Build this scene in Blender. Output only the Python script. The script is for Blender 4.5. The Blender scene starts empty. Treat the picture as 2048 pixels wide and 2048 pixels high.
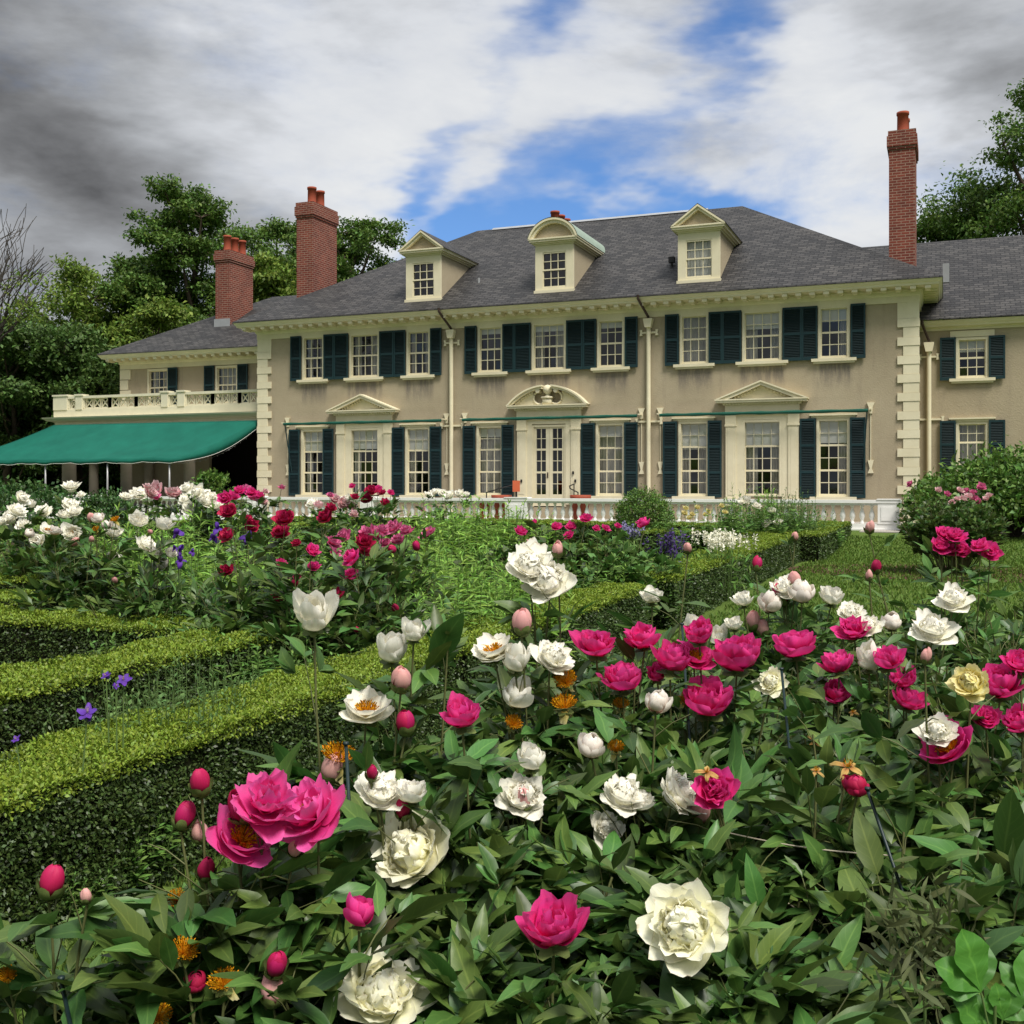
import bpy, math, random
import numpy as np
from math import sin, cos, pi, radians as R, sqrt, atan, atan2, tan

# ------------------------------------------------------------------ camera, sky, sun, exposure
sc = bpy.context.scene
COL = sc.collection
EZ = 1.6
YAW = R(21.62)
FPX = 2184.0
HV = 968.7
cam = bpy.data.cameras.new('camera')
cam.sensor_width = 36
cam.lens = 36 * FPX / 2048
cam.shift_y = (HV - 1024) / 2048
cam.clip_start = 0.05
cam.clip_end = 3000
camo = bpy.data.objects.new('camera', cam)
COL.objects.link(camo)
camo.location = (0, 0, EZ)
camo.rotation_euler = (R(90), 0, YAW)
sc.camera = camo

SUN_EL, SUN_AZ = R(58), R(128)          # azimuth clockwise from +Y
sun = bpy.data.lights.new('sun', 'SUN')
sun.energy = 2.9
sun.angle = R(20)
sun.color = (1, .95, .87)
suno = bpy.data.objects.new('sun', sun)
COL.objects.link(suno)
sd = (sin(SUN_AZ) * cos(SUN_EL), cos(SUN_AZ) * cos(SUN_EL), sin(SUN_EL))
from mathutils import Vector, Matrix
suno.rotation_euler = Vector(sd).to_track_quat('Z', 'Y').to_euler()
suno.location = (20, -20, 40)

vs = sc.view_settings
vs.view_transform = 'Standard'
vs.look = 'None'
vs.exposure = 0.7
vs.gamma = 1
sc.cycles.use_denoising = True
sc.cycles.max_bounces = 6
sc.cycles.diffuse_bounces = 3
sc.cycles.glossy_bounces = 2
sc.cycles.transmission_bounces = 4
sc.cycles.transparent_max_bounces = 8
sc.cycles.caustics_reflective = False
sc.cycles.caustics_refractive = False


class G:
    """tiny node-graph helper"""
    def __init__(s, tree):
        s.t = tree
    def n(s, kind, **kw):
        nd = s.t.nodes.new(kind)
        for k, v in kw.items():
            setattr(nd, k, v)
        return nd
    def put(s, sock, v):
        if v is None:
            return
        if hasattr(v, 'is_output') or isinstance(v, bpy.types.NodeSocket):
            s.t.links.new(v, sock)
        else:
            sock.default_value = v
    def m(s, op, a, b=None, c=None, clamp=False):
        nd = s.n('ShaderNodeMath', operation=op, use_clamp=clamp)
        s.put(nd.inputs[0], a); s.put(nd.inputs[1], b); s.put(nd.inputs[2], c)
        return nd.outputs[0]
    def v(s, op, a, b=None):
        nd = s.n('ShaderNodeVectorMath', operation=op)
        s.put(nd.inputs[0], a)
        if b is not None:
            s.put(nd.inputs[1], b)
        return nd.outputs['Value'] if op in ('DOT_PRODUCT', 'LENGTH') else nd.outputs[0]
    def ss(s, x, lo, hi):
        nd = s.n('ShaderNodeMapRange', interpolation_type='SMOOTHSTEP')
        s.put(nd.inputs[0], x); nd.inputs[1].default_value = lo; nd.inputs[2].default_value = hi
        return nd.outputs[0]
    def noise(s, vec, scale, detail=4, rough=.55, dist=0, dim='3D'):
        nd = s.n('ShaderNodeTexNoise', noise_dimensions=dim)
        s.put(nd.inputs['Vector'], vec)
        nd.inputs['Scale'].default_value = scale
        nd.inputs['Detail'].default_value = detail
        nd.inputs['Roughness'].default_value = rough
        nd.inputs['Distortion'].default_value = dist
        return nd.outputs['Fac']
    def mix(s, f, a, b, mode='MIX'):
        nd = s.n('ShaderNodeMix', data_type='RGBA', blend_type=mode)
        s.put(nd.inputs[0], f)
        for k, x in ((6, a), (7, b)):
            if isinstance(x, tuple) and len(x) == 3:
                x = (*x, 1)
            s.put(nd.inputs[k], x)
        return nd.outputs[2]
    def ramp(s, f, stops):
        nd = s.n('ShaderNodeValToRGB')
        s.put(nd.inputs[0], f)
        e = nd.color_ramp.elements
        while len(e) < len(stops):
            e.new(.5)
        for el, (p, c) in zip(e, stops):
            el.position = p
            el.color = (*c, 1)
        return nd.outputs[0]
    def xyz(s, vec):
        nd = s.n('ShaderNodeSeparateXYZ')
        s.put(nd.inputs[0], vec)
        return nd.outputs
    def comb(s, x, y, z):
        nd = s.n('ShaderNodeCombineXYZ')
        for i, k in enumerate((x, y, z)):
            s.put(nd.inputs[i], k)
        return nd.outputs[0]


def build_world():
    w = bpy.data.worlds.new('World')
    sc.world = w
    w.use_nodes = True
    g = G(w.node_tree)
    w.node_tree.nodes.clear()
    d = g.n('ShaderNodeTexCoord').outputs['Generated']
    d = g.v('NORMALIZE', d)
    fx = g.v('DOT_PRODUCT', d, (cos(YAW), sin(YAW), 0))
    fy = g.v('DOT_PRODUCT', d, (-sin(YAW), cos(YAW), 0))
    z = g.xyz(d)[2]
    # stretch directions so that clouds flatten towards the horizon
    zz = g.m('MAXIMUM', z, 0.0)
    flat = g.comb(g.m('DIVIDE', fx, g.m('ADD', zz, .55)), g.m('DIVIDE', fy, g.m('ADD', zz, .55)), g.m('MULTIPLY', zz, 2.4))
    az0 = g.m('ARCTAN2', fx, fy)
    el0 = g.m('ARCSINE', z)
    wx = g.m('SUBTRACT', g.noise(flat, 2.6, 5, .6), .5)
    wy = g.m('SUBTRACT', g.noise(g.v('ADD', flat, (7.3, 2.1, 5.5)), 2.6, 5, .6), .5)
    az = g.m('ADD', az0, g.m('MULTIPLY', wx, .34))
    el = g.m('ADD', el0, g.m('MULTIPLY', wy, .26))

    def blob(u, v, rx, ry, rot=0, amp=1.0):
        a0 = atan((u - 1024) / FPX)
        e0 = atan((HV - v) / FPX * cos(a0))
        rx, ry = rx / FPX, ry / FPX
        da = g.m('SUBTRACT', az, a0)
        de = g.m('SUBTRACT', el, e0)
        c, s_ = cos(R(rot)), sin(R(rot))
        p = g.m('ADD', g.m('MULTIPLY', da, c / rx), g.m('MULTIPLY', de, s_ / rx))
        q = g.m('ADD', g.m('MULTIPLY', da, -s_ / ry), g.m('MULTIPLY', de, c / ry))
        r2 = g.m('ADD', g.m('MULTIPLY', p, p), g.m('MULTIPLY', q, q))
        return g.m('MULTIPLY', g.m('POWER', 2.718, g.m('MULTIPLY', r2, -1.0)), amp)

    def total(lst):
        t = None
        for b in lst:
            o = blob(*b)
            t = o if t is None else g.m('ADD', t, o)
        return t
    holes = total([(1220, 392, 310, 66, 6, 1.12), (1010, 330, 160, 55, 30, .66), (1240, 245, 180, 55, 30, .56),
                   (900, 250, 130, 45, 60, .52), (1040, 25, 85, 80, 60, .66), (1470, 40, 180, 55, 25, .68),
                   (850, 300, 110, 36, 10, .34), (1720, 10, 110, 26, 0, .2)])
    bright = total([(740, 150, 330, 330, 20, .62), (1600, 250, 330, 190, 10, .62), (1160, 150, 200, 160, 30, .28), (900, 420, 200, 70, 0, .34), (1640, 440, 380, 90, 0, .25)])
    dark = total([(10, 270, 280, 120, -20, .27), (330, 330, 360, 110, 0, .10), (1990, 150, 220, 100, -15, .30), (100, 520, 500, 120, 0, .04), (0, 20, 260, 120, 0, .08)])
    f1 = g.noise(flat, 2.2, 9, .62, .4)
    f2 = g.noise(g.v('ADD', flat, (3.1, 9.2, 1.7)), 2.6, 8, .58, .3)
    f3 = g.noise(g.v('ADD', flat, (13.1, 4.2, 6.7)), 6.5, 7, .6, .2)
    dens = g.m('ADD', g.m('SUBTRACT', g.m('MULTIPLY', g.m('SUBTRACT', f1, .5), 1.7), holes), g.m('ADD', g.m('ADD', .82, g.m('MULTIPLY', dark, .9)), g.m('MULTIPLY', g.m('SUBTRACT', f3, .5), .55)))
    alpha = g.ss(dens, -.05, .92)
    br = g.m('ADD', g.m('ADD', .46, g.m('MULTIPLY', g.m('SUBTRACT', f2, .5), 1.15)), g.m('SUBTRACT', bright, dark))
    br = g.m('ADD', br, g.m('MULTIPLY', g.m('SUBTRACT', f3, .5), .45))
    cl = g.ramp(br, [(0.0, (.55, .56, .59)), (.25, (1.35, 1.38, 1.44)), (.5, (2.5, 2.6, 2.75)), (.8, (4.3, 4.45, 4.7)), (1.0, (4.9, 5.0, 5.1))])
    lift = g.m('ADD', 1.0, g.m('MULTIPLY', g.ss(z, .42, .9), 1.8))
    cl = g.mix(1.0, cl, g.comb(lift, lift, lift), 'MULTIPLY')
    sky = g.n('ShaderNodeTexSky', sky_type='NISHITA')
    sky.sun_disc = False
    sky.sun_elevation = SUN_EL
    sky.sun_rotation = SUN_AZ
    sky.altitude = 400
    sky.air_density = 1.0
    sky.dust_density = .3
    sky.ozone_density = 2.2
    skc = g.mix(1.0, sky.outputs[0], (.50, .69, .92), 'MULTIPLY')
    col = g.mix(alpha, skc, cl)
    bg = g.n('ShaderNodeBackground')
    g.put(bg.inputs[0], col)
    bg.inputs[1].default_value = .1
    out = g.n('ShaderNodeOutputWorld')
    w.node_tree.links.new(bg.outputs[0], out.inputs[0])
    w.cycles.sampling_method = 'MANUAL'
    w.cycles.sample_map_resolution = 512


build_world()

# ------------------------------------------------------------------ helpers
rng = np.random.default_rng(11)
random.seed(11)
CY, SY = cos(YAW), sin(YAW)


def at(u, v, d):
    """photo measurement (2048 px) at a given depth -> world point"""
    r = (u - 1024) / FPX * d
    return np.array([r * CY - d * SY, r * SY + d * CY, EZ + (HV - v) / FPX * d])


def mat(name, color, rough=.6, spec=.3, var=0.0, bump=0.0, bscale=40, nscale=3.0, translucent=0.0, island=0.0, island_hue=.0, metal=0, coat=0, fn=None):
    m = bpy.data.materials.new(name)
    m.use_nodes = True
    g = G(m.node_tree)
    p = m.node_tree.nodes['Principled BSDF']
    out = m.node_tree.nodes['Material Output']
    p.inputs['Roughness'].default_value = rough
    p.inputs['Specular IOR Level'].default_value = spec
    p.inputs['Metallic'].default_value = metal
    oc = g.n('ShaderNodeTexCoord').outputs['Object']
    c = (*color, 1)
    if fn:
        c = fn(g, oc, p)
    if var:
        nz = g.noise(oc, nscale, 6, .6)
        hi = g.m('ADD', 1 - var, g.m('MULTIPLY', nz, 2 * var))
        cc = g.comb(hi, hi, hi)
        c = g.mix(1.0, c, cc, 'MULTIPLY')
    if island:
        ri = g.n('ShaderNodeNewGeometry').outputs['Random Per Island']
        hs = g.n('ShaderNodeHueSaturation')
        g.put(hs.inputs['Color'], c)
        g.put(hs.inputs['Value'], g.m('ADD', 1 - island, g.m('MULTIPLY', ri, 2 * island)))
        r2 = g.m('FRACT', g.m('MULTIPLY', ri, 37.7))
        g.put(hs.inputs['Hue'], g.m('ADD', .5 - island_hue, g.m('MULTIPLY', r2, 2 * island_hue)))
        c = hs.outputs[0]
    g.put(p.inputs['Base Color'], c)
    if bump:
        b = g.n('ShaderNodeBump')
        b.inputs['Strength'].default_value = bump
        b.inputs['Distance'].default_value = .02
        g.put(b.inputs['Height'], g.noise(oc, bscale, 5, .6))
        m.node_tree.links.new(b.outputs[0], p.inputs['Normal'])
    if translucent:
        tr = g.n('ShaderNodeBsdfTranslucent')
        g.put(tr.inputs[0], c)
        mx = g.n('ShaderNodeMixShader')
        mx.inputs[0].default_value = translucent
        m.node_tree.links.new(p.outputs[0], mx.inputs[1])
        m.node_tree.links.new(tr.outputs[0], mx.inputs[2])
        m.node_tree.links.new(mx.outputs[0], out.inputs[0])
    return m


def uvnode(g):
    return g.n('ShaderNodeUVMap').outputs[0]


# ---- materials
BAYS = (-20.2, -12.87, -5.52)
SILLS = [(b + o, .83 if o == 0 else .68) for b in BAYS for o in (-2.22, 0, 2.25)] + [(.82, .68)]


def f_stucco(g, oc, p):
    n1 = g.noise(oc, .45, 6, .65)
    n2 = g.noise(oc, 5, 6, .7)
    c = g.ramp(n1, [(.25, (.335, .280, .192)), (.5, (.395, .333, .230)), (.75, (.44, .375, .265))])
    c = g.mix(g.m('MULTIPLY', g.ss(n2, .45, .8), .3), c, (.30, .235, .16))
    x, y, z = g.xyz(oc)
    # water stains hanging from the sills
    tot = None
    for sx, hw in SILLS:
        a = g.ss(g.m('ABSOLUTE', g.m('SUBTRACT', x, sx)), hw, hw - .22)
        tot = a if tot is None else g.m('MAXIMUM', tot, a)
    zt = g.m('MULTIPLY', g.ss(z, 4.45, 5.25), g.ss(z, 5.5, 5.42))
    st = g.noise(g.comb(g.m('MULTIPLY', x, 4.5), y, g.m('MULTIPLY', z, .8)), 1.3, 5, .7)
    st = g.ss(st, .28, .62)
    msk = g.m('MULTIPLY', g.m('MULTIPLY', tot, zt), st)
    c = g.mix(g.m('MULTIPLY', msk, .72), c, (.13, .115, .105))
    # general streaks
    s2 = g.ss(g.noise(g.comb(g.m('MULTIPLY', x, 2.2), y, g.m('MULTIPLY', z, .25)), 1.0, 6, .7), .52, .78)
    c = g.mix(g.m('MULTIPLY', s2, .5), c, (.25, .205, .155))
    return c


M = {}
M['stucco'] = mat('stucco', (0, 0, 0), .9, .1, bump=.5, bscale=22, fn=f_stucco)


def f_trim(g, oc, p):
    n = g.noise(oc, 1.3, 7, .7)
    n2 = g.noise(oc, 11, 5, .7)
    c = g.ramp(n, [(.3, (.66, .595, .41)), (.7, (.76, .70, .51))])
    return g.mix(g.m('MULTIPLY', g.ss(n2, .55, .8), .35), c, (.50, .44, .28))


M['trim'] = mat('cream_paint', (0, 0, 0), .55, .3, fn=f_trim)
M['white'] = mat('white_paint', (.80, .79, .76), .5, .3, var=.12, nscale=4)
M['porchtrim'] = mat('pale_cream_paint', (.66, .62, .46), .55, .3, var=.14, nscale=3)


def f_slate(g, oc, p):
    uv = uvnode(g)
    br = g.n('ShaderNodeTexBrick')
    wob = g.noise(uv, 7, 3, .6)
    uvw = g.v('ADD', uv, g.comb(0, g.m('MULTIPLY', g.m('SUBTRACT', wob, .5), .035), 0))
    g.put(br.inputs['Vector'], uvw)
    br.offset = .5
    for k, vv in (('Scale', 1.0), ('Brick Width', .30), ('Row Height', .17), ('Mortar Size', .018), ('Mortar Smooth', .5), ('Bias', -.1)):
        br.inputs[k].default_value = vv
    br.inputs['Color1'].default_value = (.024, .0235, .0235, 1)
    br.inputs['Color2'].default_value = (.070, .067, .064, 1)
    br.inputs['Mortar'].default_value = (.018, .018, .02, 1)
    n = g.noise(uv, .7, 6, .7)
    n2 = g.noise(uv, 9, 4, .7)
    c = g.mix(1.0, br.outputs[0], g.ramp(n, [(.25, (.62, .62, .66)), (.75, (1.2, 1.16, 1.1))]), 'MULTIPLY')
    c = g.mix(1.0, c, g.ramp(n2, [(.2, (.7, .7, .7)), (.8, (1.3, 1.3, 1.3))]), 'MULTIPLY')
    # course shadow gap as relief: each course thickens to its lower edge
    vy = g.xyz(uvw)[1]
    saw = g.m('SUBTRACT', 1.0, g.m('FRACT', g.m('DIVIDE', vy, .17)))
    h = g.m('ADD', g.m('MULTIPLY', saw, .6), g.m('MULTIPLY', n2, .5))
    h = g.m('SUBTRACT', h, br.outputs['Fac'])
    b = g.n('ShaderNodeBump')
    b.inputs['Strength'].default_value = .9
    b.inputs['Distance'].default_value = .035
    g.put(b.inputs['Height'], h)
    g.t.links.new(b.outputs[0], p.inputs['Normal'])
    return c


M['slate'] = mat('slate', (0, 0, 0), .62, .35, fn=f_slate)


def f_brick(g, oc, p):
    uv = uvnode(g)
    br = g.n('ShaderNodeTexBrick')
    g.put(br.inputs['Vector'], uv)
    for k, vv in (('Scale', 1.0), ('Brick Width', .26), ('Row Height', .088), ('Mortar Size', .011), ('Mortar Smooth', .1), ('Bias', -.15)):
        br.inputs[k].default_value = vv
    br.inputs['Color1'].default_value = (.205, .055, .038, 1)
    br.inputs['Color2'].default_value = (.125, .036, .028, 1)
    br.inputs['Mortar'].default_value = (.31, .21, .165, 1)
    n = g.noise(oc, 1.4, 6, .7)
    b = g.n('ShaderNodeBump')
    b.inputs['Strength'].default_value = .5
    b.inputs['Distance'].default_value = .015
    g.put(b.inputs['Height'], g.m('SUBTRACT', 1.0, br.outputs['Fac']))
    g.t.links.new(b.outputs[0], p.inputs['Normal'])
    return g.mix(1.0, br.outputs[0], g.ramp(n, [(.25, (.72, .7, .72)), (.75, (1.25, 1.2, 1.15))]), 'MULTIPLY')


M['brick'] = mat('brick', (0, 0, 0), .85, .15, fn=f_brick)
M['terracotta'] = mat('terracotta', (.30, .070, .038), .75, .2, var=.22, nscale=5)
M['orange'] = mat('orange_board', (.62, .14, .06), .6, .3, var=.05)
M['shutter'] = mat('shutter_paint', (.0065, .019, .021), .55, .22, var=.3, nscale=6)
M['shutterrail'] = mat('shutter_rail_paint', (.012, .036, .041), .55, .25, var=.3, nscale=6)
M['greenroll'] = mat('green_canvas', (.012, .085, .058), .7, .2, var=.25, nscale=5)
M['lead'] = mat('lead', (.30, .31, .32), .55, .4, var=.25)
M['copper'] = mat('weathered_copper', (.26, .33, .27), .6, .3, var=.25)
M['brown'] = mat('brown_metal', (.045, .026, .02), .5, .4, var=.25)
M['black'] = mat('black_iron', (.012, .012, .013), .45, .4)
M['greypole'] = mat('grey_metal', (.36, .36, .36), .4, .4, metal=.3)
M['curtain'] = mat('curtain_cloth', (.62, .58, .50), .9, .1, var=.15, nscale=9, translucent=.35)
M['shade'] = mat('shade_cloth', (.80, .78, .72), .9, .1, var=.05, translucent=.2)
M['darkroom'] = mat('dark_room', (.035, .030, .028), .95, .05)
M['stone'] = mat('porch_stone', (.42, .37, .29), .85, .15, var=.22, nscale=3, bump=.3)
M['paving'] = mat('paving', (.36, .33, .29), .85, .15, var=.25, nscale=2, bump=.3)
M['stake'] = mat('green_stake', (.008, .022, .022), .45, .4)
M['twine'] = mat('twine', (.40, .36, .27), .9, .1, var=.2, nscale=60)
M['bark'] = mat('bark', (.085, .065, .05), .95, .1, var=.35, nscale=6, bump=.6)
M['barebark'] = mat('grey_bark', (.075, .066, .058), .95, .1, var=.3, nscale=5)


def f_awning(g, oc, p):
    n = g.noise(oc, 1.1, 6, .65)
    n2 = g.noise(oc, 30, 3, .6)
    c = g.ramp(n, [(.3, (.007, .098, .070)), (.7, (.011, .138, .096))])
    return g.mix(g.m('MULTIPLY', g.ss(n2, .5, .8), .3), c, (.02, .13, .09))


M['awning'] = mat('awning_canvas', (0, 0, 0), .8, .15, fn=f_awning, translucent=.12)


def glass_mat():
    m = bpy.data.materials.new('window_glass')
    m.use_nodes = True
    g = G(m.node_tree)
    m.node_tree.nodes.clear()
    out = g.n('ShaderNodeOutputMaterial')
    tr = g.n('ShaderNodeBsdfTransparent')
    tr.inputs[0].default_value = (.86, .88, .88, 1)
    gl = g.n('ShaderNodeBsdfGlossy')
    gl.inputs['Roughness'].default_value = .03
    b = g.n('ShaderNodeBump')
    b.inputs['Strength'].default_value = .12
    oc = g.n('ShaderNodeTexCoord').outputs['Object']
    g.put(b.inputs['Height'], g.noise(oc, 2.2, 2, .5))
    m.node_tree.links.new(b.outputs[0], gl.inputs['Normal'])
    lw = g.n('ShaderNodeLayerWeight')
    lw.inputs[0].default_value = .5
    f5 = g.m('ADD', .085, g.m('MULTIPLY', g.m('POWER', lw.outputs['Facing'], 5.0), .9))
    mx = g.n('ShaderNodeMixShader')
    g.put(mx.inputs[0], g.m('MINIMUM', f5, 1.0))
    m.node_tree.links.new(tr.outputs[0], mx.inputs[1])
    m.node_tree.links.new(gl.outputs[0], mx.inputs[2])
    m.node_tree.links.new(mx.outputs[0], out.inputs[0])
    return m


M['glass'] = glass_mat()


def f_lawn(g, oc, p):
    n = g.noise(oc, .8, 6, .7)
    n2 = g.noise(oc, 30, 5, .7)
    c = g.ramp(n, [(.3, (.085, .135, .026)), (.7, (.13, .195, .040))])
    return g.mix(g.ss(n2, .35, .7), c, (.06, .10, .02))


M['lawn'] = mat('lawn', (0, 0, 0), .9, .1, fn=f_lawn, bump=.9, bscale=60)
M['soil'] = mat('soil', (.05, .034, .024), .95, .1, var=.45, nscale=9, bump=1.0, bscale=25)
M['mulch'] = mat('mulch', (.085, .048, .032), .95, .1, var=.5, nscale=14, bump=1.0, bscale=30)
M['grass'] = mat('grass_blade', (.105, .175, .028), .6, .2, translucent=.3, island=.35, island_hue=.02)


def leafmat(name, color, vein=.35, **kw):
    def fn(g, oc, p):
        x, y, z = g.xyz(uvnode(g))
        mid = g.ss(g.m('ABSOLUTE', g.m('SUBTRACT', x, .5)), .07, .0)
        fb = g.m('ABSOLUTE', g.m('SUBTRACT', g.m('FRACT', g.m('MULTIPLY', g.m('SUBTRACT', y, g.m('MULTIPLY', g.m('ABSOLUTE', g.m('SUBTRACT', x, .5)), .5)), 7.0)), .5))
        side = g.m('MULTIPLY', g.ss(fb, .12, .0), .35)
        f = g.m('MULTIPLY', g.m('MAXIMUM', mid, side), vein)
        return g.mix(f, (*color, 1), (color[0] * 2.6 + .03, color[1] * 2.1 + .03, color[2] * 2.2 + .01))
    return mat(name, color, fn=fn, **kw)


M['peonyleaf'] = leafmat('peony_leaf', (.066, .128, .026), rough=.42, spec=.4, translucent=.25, island=.55, island_hue=.035)
M['peonyleaf2'] = leafmat('peony_leaf_fresh', (.080, .162, .036), rough=.5, spec=.28, translucent=.25, island=.4, island_hue=.025)
M['stem'] = mat('green_stem', (.10, .16, .045), .55, .3, var=.25, nscale=7)
M['redstem'] = mat('reddish_stem', (.115, .125, .045), .55, .3, var=.3, nscale=7)
M['phlox'] = leafmat('fresh_leaf', (.21, .37, .062), vein=.2, rough=.55, spec=.25, translucent=.35, island=.35, island_hue=.02)
M['phlox2'] = leafmat('mid_leaf', (.125, .24, .048), vein=.2, rough=.55, spec=.25, translucent=.3, island=.35, island_hue=.02)
M['feather'] = mat('feathery_leaf', (.115, .205, .060), .6, .2, translucent=.3, island=.35, island_hue=.02)
M['boxtop'] = mat('box_new_lit_leaf', (.190, .270, .028), .5, .3, translucent=.25, island=.35, island_hue=.02)  # hedge top: new growth, with the light from above put into the colour
M['boxside'] = mat('box_old_shaded_leaf', (.052, .088, .020), .45, .35, translucent=.15, island=.55, island_hue=.02)  # hedge sides: older leaves, with the shade of the sides put into the colour
M['boxcore'] = mat('box_twigs', (.016, .018, .008), .95, .05)
M['tree1'] = mat('maple_leaf', (.092, .165, .030), .55, .25, translucent=.3, island=.5, island_hue=.025)
M['tree2'] = mat('light_tree_leaf', (.150, .225, .036), .55, .25, translucent=.3, island=.45, island_hue=.025)
M['tree3'] = mat('dark_tree_leaf', (.070, .128, .028), .55, .25, translucent=.25, island=.5, island_hue=.02)
M['shrub'] = mat('shrub_leaf', (.10, .19, .03), .5, .35, translucent=.25, island=.5, island_hue=.025)
M['shrubdark'] = mat('dark_shrub_leaf', (.050, .115, .026), .5, .35, translucent=.2, island=.5, island_hue=.025)
M['lime'] = leafmat('lime_leaf', (.07, .21, .028), vein=.3, rough=.45, spec=.35, translucent=.35, island=.15)
M['dull'] = leafmat('dull_leaf', (.085, .105, .040), vein=.2, rough=.6, spec=.2, translucent=.2, island=.35, island_hue=.02)


def petalmat(name, base, mid, tip, trans=.35, vein=.12, isl=.08):
    def fn(g, oc, p):
        x, y, z = g.xyz(uvnode(g))
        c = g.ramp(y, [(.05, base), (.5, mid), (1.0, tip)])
        if base[1] > .3:
            ed = g.m('MULTIPLY', g.ss(y, .90, 1.0), g.ss(g.noise(oc, 9, 3, .6), .52, .66))
            c = g.mix(g.m('MULTIPLY', ed, .55), c, (.50, .34, .16))
        st = g.noise(g.comb(g.m('MULTIPLY', x, 14), g.m('MULTIPLY', y, 1.4), 0), 2.0, 3, .6)
        k = g.m('ADD', 1 - vein, g.m('MULTIPLY', st, 2 * vein))
        b = g.n('ShaderNodeBump')
        b.inputs['Strength'].default_value = .25
        b.inputs['Distance'].default_value = .004
        g.put(b.inputs['Height'], st)
        g.t.links.new(b.outputs[0], p.inputs['Normal'])
        return g.mix(1.0, c, g.comb(k, k, k), 'MULTIPLY')
    return mat(name, base, .55, .25, fn=fn, translucent=trans, island=isl, island_hue=.006)


PET = {
    'W': petalmat('white_petal', (.84, .80, .52), (.93, .90, .76), (.95, .93, .84), trans=.3, vein=.05),
    'C': petalmat('cream_petal', (.86, .80, .34), (.93, .90, .60), (.95, .935, .78), trans=.3, vein=.05),
    'B': petalmat('blush_petal', (.74, .33, .30), (.88, .74, .64), (.92, .88, .80), trans=.3, vein=.06),
    'L': petalmat('pale_pink_bud_petal', (.62, .22, .22), (.80, .46, .42), (.80, .42, .40)),
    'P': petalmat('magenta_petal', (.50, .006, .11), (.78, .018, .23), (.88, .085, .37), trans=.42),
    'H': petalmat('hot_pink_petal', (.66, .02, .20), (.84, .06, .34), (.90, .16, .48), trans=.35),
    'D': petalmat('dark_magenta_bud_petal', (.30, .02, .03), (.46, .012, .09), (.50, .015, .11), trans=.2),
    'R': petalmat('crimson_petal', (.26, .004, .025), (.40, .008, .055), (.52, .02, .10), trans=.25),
    'K': petalmat('rose_pink_petal', (.52, .05, .16), (.66, .10, .27), (.72, .20, .38), trans=.3),
    'S': petalmat('soft_pink_petal', (.70, .28, .30), (.78, .42, .45), (.80, .58, .58), trans=.3),
    'Y': petalmat('yellow_petal', (.74, .56, .10), (.80, .68, .22), (.82, .76, .42)),
    'O': petalmat('faded_petal', (.42, .14, .05), (.56, .34, .10), (.60, .44, .16), trans=.3),
    'V': petalmat('violet_petal', (.10, .03, .26), (.095, .03, .30), (.15, .06, .42), trans=.25),
}
M['stamen'] = mat('stamen', (.78, .36, .012), .7, .1, island=.25, island_hue=.02, translucent=.2)
M['palestamen'] = mat('pale_stamen', (.80, .66, .16), .7, .1, island=.2, island_hue=.02, translucent=.2)
M['sepal'] = mat('sepal', (.13, .17, .05), .6, .2, var=.35, nscale=20, translucent=.15, island=.3)


# ---- mesh tools
def link(me, name, parent=None):
    o = bpy.data.objects.new(name, me)
    COL.objects.link(o)
    if parent is not None:
        o.parent = parent
        o.matrix_parent_inverse = Matrix.Translation(parent.location).inverted() if parent.rotation_euler[2] == 0 else parent.matrix_basis.inverted()
    return o


def tag(o, label=None, cat=None, group=None, kind=None):
    for k, v_ in (('label', label), ('category', cat), ('group', group), ('kind', kind)):
        if v_:
            o[k] = v_
    return o


def empty(name, loc, label, cat, group=None):
    o = bpy.data.objects.new(name, None)
    COL.objects.link(o)
    o.location = loc
    o.empty_display_size = .2
    return tag(o, label, cat, group)


def nmesh(name, V, F, mats, uv=None, mi=None, smooth=True):
    me = bpy.data.meshes.new(name)
    V = np.asarray(V, dtype=np.float32)
    F = np.asarray(F, dtype=np.int32)
    n, k = F.shape
    me.vertices.add(len(V))
    me.vertices.foreach_set('co', V.ravel())
    me.loops.add(n * k)
    me.loops.foreach_set('vertex_index', F.ravel())
    me.polygons.add(n)
    me.polygons.foreach_set('loop_start', np.arange(0, n * k, k, dtype=np.int32))
    for m_ in (mats if isinstance(mats, (list, tuple)) else [mats]):
        me.materials.append(m_)
    if mi is not None:
        me.polygons.foreach_set('material_index', np.asarray(mi, dtype=np.int32))
    if smooth:
        me.polygons.foreach_set('use_smooth', np.ones(n, dtype=bool))
    me.update(calc_edges=True)
    if uv is not None:
        l = me.uv_layers.new(name='UVMap')
        l.data.foreach_set('uv', np.asarray(uv, dtype=np.float32)[F.ravel()].ravel())
    return me


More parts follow.
